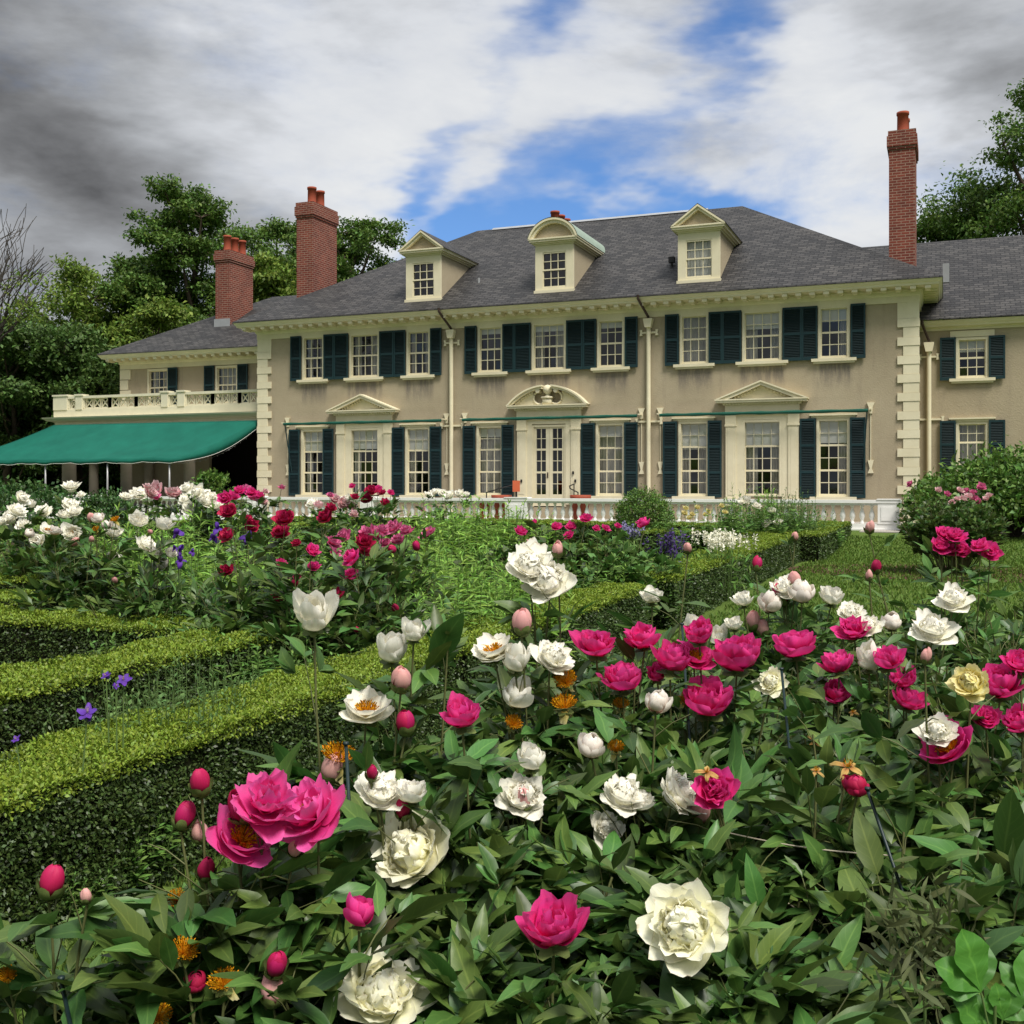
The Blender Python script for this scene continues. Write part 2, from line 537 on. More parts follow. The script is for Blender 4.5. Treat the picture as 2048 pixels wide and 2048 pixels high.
class Acc:
    """numpy accumulator of quad meshes (4 indices per face)"""
    def __init__(s):
        s.V, s.F, s.U, s.MI, s.n = [], [], [], [], 0
    def add(s, V, F, U=None, mi=0):
        V = np.asarray(V, dtype=np.float32).reshape(-1, 3)
        F = np.asarray(F).reshape(-1, 4)
        s.V.append(V)
        s.F.append(F + s.n)
        s.U.append(np.zeros((len(V), 2), np.float32) if U is None else np.asarray(U, dtype=np.float32).reshape(-1, 2))
        s.MI.append(np.full(len(F), mi))
        s.n += len(V)
    def tube(s, P, r0, r1, k=5, mi=0):
        P = np.asarray(P, dtype=float)
        n = len(P)
        T = np.gradient(P, axis=0)
        T /= np.linalg.norm(T, axis=1)[:, None] + 1e-9
        a = np.cross(T, np.array([.31, .17, .93]) if abs(T[0][2]) < .9 else np.array([1., .2, 0]))
        a /= np.linalg.norm(a, axis=1)[:, None] + 1e-9
        b = np.cross(T, a)
        r = np.linspace(r0, r1, n)
        th = np.arange(k) * 2 * pi / k
        V = P[:, None] + r[:, None, None] * (np.cos(th)[None, :, None] * a[:, None] + np.sin(th)[None, :, None] * b[:, None])
        i, j = np.meshgrid(np.arange(n - 1), np.arange(k), indexing='ij')
        i, j = i.ravel(), j.ravel()
        j2 = (j + 1) % k
        s.add(V.reshape(-1, 3), np.stack([i * k + j, i * k + j2, (i + 1) * k + j2, (i + 1) * k + j], 1), None, mi)
    def mesh(s, name, mats, smooth=True):
        return nmesh(name, np.concatenate(s.V), np.concatenate(s.F), mats, np.concatenate(s.U), np.concatenate(s.MI), smooth)


class MB:
    """polygon collector for architecture; faces carry their own uv (metres) and material"""
    def __init__(s):
        s.v, s.f, s.uv, s.mi = [], [], [], []
    def face(s, pts, uv=None, mi=0):
        b = len(s.v)
        s.v += [tuple(p) for p in pts]
        s.f.append(list(range(b, b + len(pts))))
        if uv is None:
            p = np.array(pts, float)
            n = np.cross(p[1] - p[0], p[2] - p[0])
            a = np.argmax(np.abs(n))
            if a == 2:
                uv = p[:, :2]
            elif a == 1:
                uv = p[:, [0, 2]]
            else:
                uv = p[:, [1, 2]]
        s.uv.append([tuple(q) for q in uv])
        s.mi.append(mi)
    def box(s, x0, x1, y0, y1, z0, z1, mi=0):
        p = [(x0, y0, z0), (x1, y0, z0), (x1, y1, z0), (x0, y1, z0), (x0, y0, z1), (x1, y0, z1), (x1, y1, z1), (x0, y1, z1)]
        for q in ((0, 3, 2, 1), (4, 5, 6, 7), (0, 1, 5, 4), (1, 2, 6, 5), (2, 3, 7, 6), (3, 0, 4, 7)):
            s.face([p[i] for i in q], None, mi)
    def prism(s, poly, y0, y1, mi=0):
        """xz polygon (counter-clockwise seen from -y) pushed along y"""
        s.face([(x, y0, z) for x, z in poly], None, mi)
        s.face([(x, y1, z) for x, z in reversed(poly)], None, mi)
        n = len(poly)
        for i in range(n):
            a, b = poly[i], poly[(i + 1) % n]
            s.face([(a[0], y0, a[1]), (a[0], y1, a[1]), (b[0], y1, b[1]), (b[0], y0, b[1])], None, mi)
    def prismx(s, poly, x0, x1, mi=0):
        """yz polygon pushed along x"""
        s.face([(x0, y, z) for y, z in poly], None, mi)
        s.face([(x1, y, z) for y, z in reversed(poly)], None, mi)
        n = len(poly)
        for i in range(n):
            a, b = poly[i], poly[(i + 1) % n]
            s.face([(x0, *a), (x1, *a), (x1, *b), (x0, *b)], None, mi)
    def bar(s, a, b, w, h, mi=0):
        a, b = Vector(a), Vector(b)
        t = (b - a).normalized()
        x = t.cross(Vector((0, 1, 0)) if abs(t.y) < .9 else Vector((0, 0, 1))).normalized() * w / 2
        y = t.cross(x).normalized() * h / 2
        c = [a - x - y, a + x - y, a + x + y, a - x + y, b - x - y, b + x - y, b + x + y, b - x + y]
        for q in ((0, 3, 2, 1), (4, 5, 6, 7), (0, 1, 5, 4), (1, 2, 6, 5), (2, 3, 7, 6), (3, 0, 4, 7)):
            s.face([c[i] for i in q], None, mi)
    def tube(s, pts, r, k=10, mi=0, caps=True):
        pts = [Vector(p) for p in pts]
        rs = r if isinstance(r, (list, tuple)) else [r] * len(pts)
        rings = []
        for i, p in enumerate(pts):
            t = (pts[min(i + 1, len(pts) - 1)] - pts[max(i - 1, 0)]).normalized()
            a = t.cross(Vector((0, 0, 1)) if abs(t.z) < .9 else Vector((1, 0, 0))).normalized()
            b = t.cross(a)
            rings.append([p + rs[i] * (cos(2 * pi * j / k) * a + sin(2 * pi * j / k) * b) for j in range(k)])
        for i in range(len(rings) - 1):
            for j in range(k):
                s.face([rings[i][j], rings[i][(j + 1) % k], rings[i + 1][(j + 1) % k], rings[i + 1][j]], [(0, 0)] * 4, mi)
        if caps:
            s.face(rings[0][::-1], [(0, 0)] * k, mi)
            s.face(rings[-1], [(0, 0)] * k, mi)
    def lathe(s, prof, c, k=12, mi=0):
        for i in range(len(prof) - 1):
            (r0, z0), (r1, z1) = prof[i], prof[i + 1]
            for j in range(k):
                a, b = 2 * pi * j / k, 2 * pi * (j + 1) / k
                s.face([(c[0] + r0 * cos(a), c[1] + r0 * sin(a), c[2] + z0), (c[0] + r0 * cos(b), c[1] + r0 * sin(b), c[2] + z0),
                        (c[0] + r1 * cos(b), c[1] + r1 * sin(b), c[2] + z1), (c[0] + r1 * cos(a), c[1] + r1 * sin(a), c[2] + z1)], [(0, 0)] * 4, mi)
    def mesh(s, name, mats, smooth=False):
        me = bpy.data.meshes.new(name)
        me.from_pydata([tuple(map(float, p)) for p in s.v], [], s.f)
        for m_ in (mats if isinstance(mats, (list, tuple)) else [mats]):
            me.materials.append(m_)
        l = me.uv_layers.new(name='UVMap')
        l.data.foreach_set('uv', np.array([c for f in s.uv for c in f], dtype=np.float32).ravel())
        me.polygons.foreach_set('material_index', np.array(s.mi, dtype=np.int32))
        if smooth:
            import bmesh
            bm = bmesh.new()
            bm.from_mesh(me)
            bmesh.ops.remove_doubles(bm, verts=bm.verts, dist=1e-4)
            bm.to_mesh(me)
            bm.free()
            me.polygons.foreach_set('use_smooth', np.ones(len(me.polygons), dtype=bool))
        me.update()
        return me
    def build(s, name, mats, parent=None, smooth=False):
        return link(s.mesh(name, mats, smooth), name, parent)


# ------------------------------------------------------------------ ground
def gz(y):
    t = min(max((y - 25) / 7, 0), 1)
    return .28 * t * t * (3 - 2 * t)


def build_ground():
    xs = np.array([-900, -300, -120, -60, -40, -25, -12, -6, -3, 0, 3, 8, 20, 60, 300, 900.])
    ys = np.concatenate([[-300, -60, -10, 0, 5, 10, 15, 20], np.arange(24, 34, 1.), [36, 45, 60, 100, 300, 1500]])
    X, Y = np.meshgrid(xs, ys, indexing='ij')
    Z = np.vectorize(gz)(Y)
    V = np.stack([X, Y, Z], 2).reshape(-1, 3)
    n, m_ = len(xs), len(ys)
    i, j = np.meshgrid(np.arange(n - 1), np.arange(m_ - 1), indexing='ij')
    i, j = i.ravel(), j.ravel()
    F = np.stack([i * m_ + j, (i + 1) * m_ + j, (i + 1) * m_ + j + 1, i * m_ + j + 1], 1)
    tag(link(nmesh('lawn', V, F, M['lawn']), 'lawn'), kind='structure')

    def patch(name, poly, z, m_, seg=0):
        b = MB()
        b.face([(x, y, z) for x, y in poly])
        tag(b.build(name, m_), kind='structure')
    patch('garden_soil', [(-1.95, 1.0), (7, 1.0), (7, 8.6), (-1.2, 8.6), (-1.7, 5)], .006, M['soil'])
    patch('garden_soil', [(-30, 2.2), (-2.95, 2.2), (-2.95, 24.8), (-30, 24.8)], .006, M['soil'])
    c = at(1905, 1125, 19.7)
    patch('mulch_bed', [(c[0] + 2.9 * cos(a), c[1] + 1.9 * sin(a)) for a in np.linspace(0, 2 * pi, 28)[:-1]], .010, M['mulch'])
    b = MB()
    b.box(-40, -.9, 33.2, 36.2, -.2, .42)
    tag(b.build('terrace', M['paving']), kind='structure')
    b = MB()
    b.box(-2.2, 6, 31.6, 32.9, -.1, .30)
    tag(b.build('path', M['paving']), kind='structure')


build_ground()

# ------------------------------------------------------------------ the mansion
HX0, HX1, HY0, HY1 = -24.91, -.77, 36.0, 49.0
house = empty('mansion', (-12.85, 36, .4), 'two storey tan stucco mansion with slate hip roof, dark green shutters and brick chimneys', 'mansion')


def wall_front(b, x0, x1, z0, z1, y, holes, depth=.16, mi=0):
    xs = sorted({x0, x1, *[h[0] for h in holes], *[h[1] for h in holes]})
    zs = sorted({z0, z1, *[h[2] for h in holes], *[h[3] for h in holes]})
    for i in range(len(xs) - 1):
        for j in range(len(zs) - 1):
            cx, cz = (xs[i] + xs[i + 1]) / 2, (zs[j] + zs[j + 1]) / 2
            if any(h[0] < cx < h[1] and h[2] < cz < h[3] for h in holes):
                continue
            b.face([(xs[i], y, zs[j]), (xs[i + 1], y, zs[j]), (xs[i + 1], y, zs[j + 1]), (xs[i], y, zs[j + 1])], None, mi)
    for a, c, d, e in holes:
        b.face([(a, y, d), (a, y + depth, d), (a, y + depth, e), (a, y, e)], None, mi)
        b.face([(c, y, d), (c, y, e), (c, y + depth, e), (c, y + depth, d)], None, mi)
        b.face([(a, y, d), (c, y, d), (c, y + depth, d), (a, y + depth, d)], None, mi)
        b.face([(a, y, e), (a, y + depth, e), (c, y + depth, e), (c, y, e)], None, mi)


holes = []
for bx in BAYS:
    for o, hw in ((-2.22, .46), (0, .60), (2.25, .46)):
        holes.append((bx + o - hw, bx + o + hw, 5.60, 7.22))
    for o in (-2.24, 2.23):
        holes.append((bx + o - .47, bx + o + .47, 1.18, 3.68))
    holes.append((bx - .64, bx + .64, .8 if bx == BAYS[1] else 1.18, 3.68))
b = MB()
wall_front(b, HX0, HX1, .2, 7.8, HY0, holes)
b.face([(HX1, HY0, .2), (HX1, HY1, .2), (HX1, HY1, 7.8), (HX1, HY0, 7.8)])
b.face([(HX0, HY0, .2), (HX0, HY0, 7.8), (HX0, HY1, 7.8), (HX0, HY1, .2)])
b.face([(HX0, HY1, .2), (HX0, HY1, 7.8), (HX1, HY1, 7.8), (HX1, HY1, .2)])
b.build('wall', M['stucco'], house)
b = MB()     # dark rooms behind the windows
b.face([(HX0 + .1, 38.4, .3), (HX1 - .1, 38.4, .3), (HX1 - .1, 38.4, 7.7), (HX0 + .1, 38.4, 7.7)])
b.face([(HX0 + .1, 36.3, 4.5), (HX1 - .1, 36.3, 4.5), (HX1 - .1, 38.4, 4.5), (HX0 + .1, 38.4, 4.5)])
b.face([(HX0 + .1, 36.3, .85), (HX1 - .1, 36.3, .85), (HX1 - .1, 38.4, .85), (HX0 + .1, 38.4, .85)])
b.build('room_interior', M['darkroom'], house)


def slope_face(b, pts, edge, up):
    """roof face with uv in metres along the eave / up the slope"""
    P = np.array(pts, float)
    e = np.array(edge, float); e /= np.linalg.norm(e)
    u_ = np.array(up, float); u_ /= np.linalg.norm(u_)
    b.face(pts, [(float(p @ e), float(p @ u_)) for p in P])


def hip_roof(b, x0, x1, y0, y1, z, k, ridge_x0=None, ridge_x1=None):
    h = (y1 - y0) / 2
    ym, zt = (y0 + y1) / 2, z + k * h
    a = x0 + h if ridge_x0 is None else ridge_x0
    c = x1 - h if ridge_x1 is None else ridge_x1
    A, B, C_, D = (x0, y0, z), (x1, y0, z), (x1, y1, z), (x0, y1, z)
    Rl, Rr = (a, ym, zt), (c, ym, zt)
    slope_face(b, [A, B, Rr, Rl], (1, 0, 0), (0, 1, k))
    slope_face(b, [C_, D, Rl, Rr], (-1, 0, 0), (0, -1, k))
    slope_face(b, [B, C_, Rr], (0, 1, 0), (-1, 0, k))
    slope_face(b, [D, A, Rl], (0, -1, 0), (1, 0, k))
    t = .045   # slate butt edge at the eave
    for p, q in ((A, B), (B, C_), (C_, D), (D, A)):
        b.face([(p[0], p[1], z - t), (q[0], q[1], z - t), q, p])
    b.face([(x0, y0, z - t), (x0, y1, z - t), (x1, y1, z - t), (x1, y0, z - t)])
    return Rl, Rr


def sweep_rect(b, prof, x0, x1, y0, y1, sides='FRBL', mi=0):
    """moulding profile [(out, z)] mitred round a rectangle"""
    def ring(o, z):
        return [(x0 - o, y0 - o, z), (x1 + o, y0 - o, z), (x1 + o, y1 + o, z), (x0 - o, y1 + o, z)]
    rs = [ring(o, z) for o, z in prof]
    for i in range(len(rs) - 1):
        for j, sd_ in enumerate('FRBL'):
            if sd_ in sides:
                k = (j + 1) % 4
                b.face([rs[i][j], rs[i][k], rs[i + 1][k], rs[i + 1][j]], None, mi)


OV = .72
CORN = [(.0, 7.24), (.05, 7.24), (.05, 7.44), (.07, 7.46), (.09, 7.50), (.11, 7.585), (.14, 7.60), (.14, 7.66), (.50, 7.66), (.52, 7.66), (.60, 7.665), (.615, 7.72), (.63, 7.74), (.66, 7.76), (.69, 7.81), (.71, 7.84), (.71, 7.85)]


def cornice(prof, x0, x1, y0, y1, sides, modx=None, mody=None, oz=0):
    b = MB()
    sweep_rect(b, [(o, z + oz) for o, z in prof], x0, x1, y0, y1, sides)
    if modx is not None:
        for x in modx:
            b.box(x - .085, x + .085, y0 - .57, y0 - .12, 7.565 + oz, 7.659 + oz)
            b.box(x - .06, x + .06, y0 - .50, y0 - .145, 7.535 + oz, 7.565 + oz)
    if mody is not None:
        for xx, y in mody:
            s_ = 1 if xx > x0 + 1 else -1
            xa, xb = sorted((xx + s_ * .12, xx + s_ * .56))
            b.box(xa, xb, y - .075, y + .075, 7.60 + oz, 7.659 + oz)
    return b.build('cornice', M['trim'], house)


cornice(CORN, HX0, HX1, HY0, HY1, 'FRBL', np.arange(HX0 - .30, HX1 + .4, .4265), [(HX1, y) for y in np.arange(36.2, 48, .4265)] + [(HX0, y) for y in np.arange(36.2, 48, .4265)])
b = MB()
hip_roof(b, HX0 - OV, HX1 + OV, HY0 - OV, HY1 + OV, 7.875, .62)
roof = b.build('roof', M['slate'], house)
K = .62
RIDGE_Y = (HY0 + HY1) / 2
RIDGE_Z = 7.875 + K * (HY1 - HY0 + 2 * OV) / 2
b = MB()
b.prismx([(RIDGE_Y - .16, RIDGE_Z - .06), (RIDGE_Y + .16, RIDGE_Z - .06), (RIDGE_Y, RIDGE_Z + .05)], -17.7, -8.6)
b.build('ridge_cap', M['lead'], roof)
for u_, z_, xx in ((37.25, 9.08, -16.09), (37.46, 9.21, -8.85)):
    b = MB()
    b.tube([(xx, u_, z_ - .25), (xx, u_, z_ + .18)], .045)
    if xx > -10:
        b.box(xx - .1, xx + .1, u_ - .1, u_ + .1, z_ + .12, z_ + .32)
    b.build('vent_pipe', M['lead'] if xx < -10 else M['black'], roof)


def quoin(x, sgn, y, ztop, ret=True, z_low=.3):
    """stack of long and short blocks on a corner; sgn = direction into the facade"""
    b = MB()
    def blk(w, pr, za, zb):
        xa, xb = sorted((x - sgn * pr, x + sgn * w))
        b.box(xa, xb, y - pr, y + (.28 if w < .5 else .44), za, zb)
    blk(.60, .035, 6.74, ztop)
    z = 6.74
    while z > z_low:
        blk(.60, .05, z - .262, z - .006)
        blk(.43, .035, z - .575 + .0, z - .268)
        z -= .575
    return b.build('quoin', M['trim'], house)


quoin(HX0, 1, HY0, 7.245)
quoin(HX1, -1, HY0, 7.245)


# ---- sash windows
def window(xc, hw, z0, z1, y, cols, sashes, parent=house, case=.085, curtain='', sill=True, cap=False, name='window', glass_tint=None):
    """frame + muntins (one mesh) with pane, sill, curtain, roller shade as its sub-parts"""
    b = MB()
    gy = y + .07
    # casing
    for xa, xb, za, zb in ((xc - hw - case, xc - hw, z0 - .06, z1 + case), (xc + hw, xc + hw + case, z0 - .06, z1 + case)):
        b.box(xa, xb, y - .045, y + .12, za, zb)
    b.box(xc - hw, xc + hw, y - .043, y + .12, z1, z1 + case - .002)
    b.box(xc - hw, xc + hw, y - .02, y + .12, z0 - .058, z0)
    n = len(sashes)
    edges = [z0] + list(sashes) + [z1]
    for si in range(len(edges) - 1):
        za, zb = edges[si], edges[si + 1]
        yy = gy - .03 + .028 * (si % 2 if n < 2 else si) * .9
        st = .03
        b.box(xc - hw, xc - hw + st, yy - .018, yy + .018, za, zb)
        b.box(xc + hw - st, xc + hw, yy - .018, yy + .018, za, zb)
        b.box(xc - hw + st, xc + hw - st, yy - .019, yy + .017, za, za + .032)
        b.box(xc - hw + st, xc + hw - st, yy - .0185, yy + .0165, zb - .032, zb)
        for c in range(1, cols):
            x = xc - hw + 2 * hw * c / cols
            b.box(x - .0125, x + .0125, yy - .016, yy + .014, za + .032, zb - .032)
        zm = (za + zb) / 2
        b.box(xc - hw + st, xc + hw - st, yy - .0155, yy + .0145, zm - .0125, zm + .0125)
    o = b.build(name, M['trim'], parent)
    g_ = MB()
    rows_ = 2 * (len(sashes) + 1)      # each light of old glass sits a little differently
    for ci in range(cols):
        for ri in range(rows_):
            xa, xb = xc - hw + 2 * hw * ci / cols, xc - hw + 2 * hw * (ci + 1) / cols
            za, zb = z0 + (z1 - z0) * ri / rows_, z0 + (z1 - z0) * (ri + 1) / rows_
            tx, tz = random.uniform(-.006, .006), random.uniform(-.010, .006)
            g_.face([(xa, gy - tx - tz, za), (xb, gy + tx - tz, za), (xb, gy + tx + tz, zb), (xa, gy - tx + tz, zb)])
    g_.build('pane', M['glass'], o)
    if sill:
        s_ = MB()
        w = hw + case + .20
        s_.box(xc - w, xc + w, y - .13, y + .02, z0 - .155, z0 - .06)
        s_.box(xc - w + .06, xc + w - .06, y - .085, y - .001, z0 - .215, z0 - .156)
        s_.build('sill', M['trim'], o)
    if cap:
        s_ = MB()
        w = hw + case + .16
        s_.box(xc - w, xc + w, y - .07, y - .001, z1 + case + .001, z1 + case + .075)
        s_.box(xc - w - .05, xc + w + .05, y - .12, y - .001, z1 + case + .076, z1 + case + .125)
        s_.build('window_head', M['trim'], o)
    H = z1 - z0
    for ch in curtain:
        cb = MB()
        if ch in 'LRB':     # drapes: wavy cloth at the sides
            for side in (('L', 'R') if ch == 'B' else (ch,)):
                wd = hw * random.uniform(.5, .68)
                x0_ = xc - hw + .02 if side == 'L' else xc + hw - .02 - wd
                N = 14
                xs = np.linspace(x0_, x0_ + wd, N)
                ys = gy + .14 + .03 * np.sin(np.linspace(0, 6 * pi, N) + random.random() * 6)
                for i in range(N - 1):
                    cb.face([(xs[i], ys[i], z0), (xs[i + 1], ys[i + 1], z0), (xs[i + 1], ys[i + 1], z1), (xs[i], ys[i], z1)])
            cb.build('curtain', M['curtain'], o, True)
        if ch == 'F':       # full sheer
            N = 26
            xs = np.linspace(xc - hw + .01, xc + hw - .01, N)
            ys = gy + .14 + .025 * np.sin(np.linspace(0, 12 * pi, N))
            for i in range(N - 1):
                cb.face([(xs[i], ys[i], z0), (xs[i + 1], ys[i + 1], z0), (xs[i + 1], ys[i + 1], z1), (xs[i], ys[i], z1)])
            cb.build('curtain', M['curtain'], o, True)
        if ch in 'sSt':      # roller shade
            f = {'s': .335, 'S': .31, 't': .15}[ch] * random.uniform(.82, 1.12)
            cb.box(xc - hw + .01, xc + hw - .01, gy + .05, gy + .055, z1 - H * f, z1)
            cb.build('roller_shade', M['shade'], o)
    return o


def shutter_mesh(w, h, rails):
    b = MB()
    t, st = .045, .055
    b.box(-w / 2, -w / 2 + st, 0, t, 0, h, 1)
    b.box(w / 2 - st, w / 2, 0, t, 0, h, 1)
    zs = [0] + rails + [h]
    rr = [(0, .10)] + [(r - .04, r + .04) for r in rails] + [(h - .07, h)]
    for a, c in rr:
        b.box(-w / 2 + st, w / 2 - st, .002, t - .002, a, c, 1)
    for i in range(len(rr) - 1):
        z = rr[i][1] + .02
        while z < rr[i + 1][0] - .012:
            b.prismx([(.006, z - .016), (.012, z - .024), (t - .004, z + .018), (t - .010, z + .026)], -w / 2 + st, w / 2 - st, 0)
            z += .052
    b.face([(-w / 2 + st, t - .001, .05), (w / 2 - st, t - .001, .05), (w / 2 - st, t - .001, h - .05), (-w / 2 + st, t - .001, h - .05)], None, 0)
    return b.mesh('shutter', [M['shutter'], M['shutterrail']])


_sh = {}


def shutter(x0, x1, z0, z1, y=35.885, parent=house):
    w, h = round(x1 - x0, 2), round(z1 - z0, 2)
    k = (w, h)
    if k not in _sh:
        _sh[k] = shutter_mesh(w, h, [h * .5] if h < 2 else [h * .325, h * .66])
    o = link(_sh[k], 'shutter', parent)
    o.location = ((x0 + x1) / 2, y, z0)
    o.rotation_euler = (0, 0, random.uniform(-.018, .018))
    return o


UPC = ['LR', 'LR', 'L', '', 'L', '', 't', 'LRs', 'Rs']
UPC = [['LR', 'B', 'B'], ['t', 'tB', 't'], ['F', 'BS', 'RS']]
LOC = [['LS', 'LS', 'LS'], ['tF', '', 'tF'], ['sB', 'sB', 'sR']]
for i, bx in enumerate(BAYS):
    for j, (o, hw, cols) in enumerate(((-2.22, .405, 3), (0, .555, 4), (2.25, .405, 3))):
        window(bx + o, hw, 5.66, 7.185, HY0, cols, [6.43], curtain=UPC[i][j])
    for a, c in ((-3.20, -2.73), (-1.73, -1.28), (-1.275, -.66), (.66, 1.26), (1.265, 1.75), (2.76, 3.21)):
        shutter(bx + a, bx + c, 5.565, 7.29)
    for j, o in ((0, -2.24), (2, 2.23)):
        window(bx + o, .43, 1.265, 3.625, HY0, 3, [2.045, 2.845], curtain=LOC[i][j], cap=True)
    for a, c in ((-3.27, -2.79), (-1.76, -1.30), (1.20, 1.69), (2.74, 3.21)):
        shutter(bx + a, bx + c, 1.165, 3.71)


def surround(bx, door):
    """flat pilasters, entablature and pediment round the middle opening"""
    b = MB()
    y = HY0
    for s_ in (-1, 1):
        xa, xb = sorted((bx + s_ * 1.17, bx + s_ * .84))
        b.box(xa, xb, y - .09, y - .001, .95, 3.62)
        b.box(xa - .03, xb + .03, y - .115, y - .001, .9, 1.16)
        b.box(xa - .03, xb + .03, y - .115, y - .001, 3.50, 3.56)
        b.box(xa - .015, xb + .015, y - .10, y - .001, 3.56, 3.86)
        b.box(xa + .07, xb - .07, y - .098, y - .09, 1.25, 3.42)
        xa, xb = sorted((bx + s_ * .84, bx + s_ * (.64 if not door else .62)))
        b.box(xa, xb, y - .05, y - .001, .9, 3.86)
    b.box(bx - (.64 if not door else .62), bx + (.64 if not door else .62), y - .05, y - .001, 3.712, 3.86)
    b.box(bx - 1.19, bx + 1.19, y - .10, y - .001, 3.862, 4.19)
    b.box(bx - 1.21, bx + 1.21, y - .125, y - .001, 3.90, 3.93)
    b.build('door_surround' if door else 'window_surround', M['trim'], house)
    p = MB()
    # bed moulding with dentils, then the corona
    p.box(bx - 1.25, bx + 1.25, y - .16, y - .001, 4.192, 4.235)
    for i in range(25):
        x = bx - 1.2 + i * .1
        p.box(x - .032, x + .032, y - .21, y - .161, 4.20, 4.255)
    p.box(bx - 1.26, bx + 1.26, y - .18, y - .001, 4.236, 4.262)
    p.box(bx - 1.45, bx + 1.45, y - .34, y - .001, 4.263, 4.33)
    p.box(bx - 1.48, bx + 1.48, y - .37, y - .001, 4.331, 4.37)
    if not door:
        ap = 4.96
        for (o1, y1, d0, d1) in ((0, .37, .0, .055), (.02, .33, .056, .15)):
            for s_ in (-1, 1):
                pl = [(bx + s_ * (1.48 - o1), 4.372), (bx, ap - d0), (bx, ap - d1), (bx + s_ * (1.48 - o1 - (d1 - d0) * 2.2), 4.372)]
                if d0:
                    pl = [(bx + s_ * 1.34, 4.372), (bx, ap - d0), (bx, ap - d1), (bx + s_ * 1.06, 4.372)]
                p.prism(pl if s_ > 0 else pl[::-1], y - y1, y - .001)
        p.prism([(bx - 1.05, 4.371), (bx + 1.05, 4.371), (bx, ap - .151)], y - .13, y - .0015)
        for s_ in (-1, 1):
            for i in range(1, 10):
                x = s_ * i * .105
                z = ap - .20 - abs(x) * .41
                p.box(bx + x - .03, bx + x + .03, y - .19, y - .131, z - .035, z + .03)
    else:
        Rr = 1.86
        zc = 4.372 - (Rr - .64)
        def arc(r0, r1, yy, xin):
            for s_ in (-1, 1):
                a1 = math.asin(1.46 / Rr); a0 = math.asin(xin / Rr)
                N = 14
                for i in range(N):
                    t0, t1 = a0 + (a1 - a0) * i / N, a0 + (a1 - a0) * (i + 1) / N
                    q = [(bx + s_ * r1 * sin(t0), zc + r1 * cos(t0)), (bx + s_ * r0 * sin(t0), zc + r0 * cos(t0)), (bx + s_ * r0 * sin(t1), zc + r0 * cos(t1)), (bx + s_ * r1 * sin(t1), zc + r1 * cos(t1))]
                    q = [(x, max(z, 4.3715)) for x, z in q]
                    p.prism(q if s_ > 0 else q[::-1], y - yy, y - .001)
        arc(Rr, Rr + .055, .37, .16)
        arc(Rr - .075, Rr - .001, .31, .18)
        # tympanum with the two scroll recesses left open beside the pedestal
        N = 40
        for i in range(N):
            xa, xb = -1.32 + 2.64 * i / N, -1.32 + 2.64 * (i + 1) / N
            def top(x):
                return zc + sqrt((Rr - .076) ** 2 - x * x)
            def low(x):
                d = abs(abs(x) - .30)
                return 4.3715, (4.62 - sqrt(.22 ** 2 - d * d), 4.62 + sqrt(.22 ** 2 - d * d)) if d < .22 else None
            xm = (xa + xb) / 2
            lo, cut = low(xm)
            za, zb = top(xa), top(xb)
            if za < lo + .01 or zb < lo + .01:
                continue
            if cut is None:
                p.prism([(bx + xa, lo), (bx + xb, lo), (bx + xb, zb), (bx + xa, za)], y - .13, y - .002)
            else:
                p.prism([(bx + xa, lo), (bx + xb, lo), (bx + xb, cut[0]), (bx + xa, cut[0])], y - .13, y - .002)
        for s_ in (-1, 1):
            a1 = math.asin(1.40 / Rr)
            for i in range(1, 11):
                t = .28 + (a1 - .28) * i / 11
                p.box(bx + s_ * (Rr - .12) * sin(t) - .03, bx + s_ * (Rr - .12) * sin(t) + .03, y - .19, y - .131, zc + (Rr - .12) * cos(t) - .035, zc + (Rr - .12) * cos(t) + .03)
        for s_ in (-1, 1):      # scroll ends
            p.tube([(bx + s_ * .33, y - .30, 4.86), (bx + s_ * .33, y - .002, 4.86)], .075, 14)
            pts = [(bx + s_ * (.30 + .22 * cos(t)), y - .15, 4.62 + .22 * sin(t)) for t in np.linspace(-2.2, 1.3, 12)]
            p.tube(pts, .035, 8)
    pd = p.build('pediment', M['trim'], house)
    if door:
        q = MB()
        q.box(bx - .16, bx + .16, y - .26, y - .02, 4.372, 4.60)
        q.box(bx - .20, bx + .20, y - .29, y - .02, 4.60, 4.65)
        q.lathe([(0.001, 4.65), (.13, 4.65), (.06, 4.70), (.05, 4.74), (.10, 4.77), (.155, 4.84), (.17, 4.91), (.15, 4.99), (.09, 5.05), (.001, 5.075)], (bx, y - .16, 0), 18)
        q.build('urn', M['trim'], pd, True)


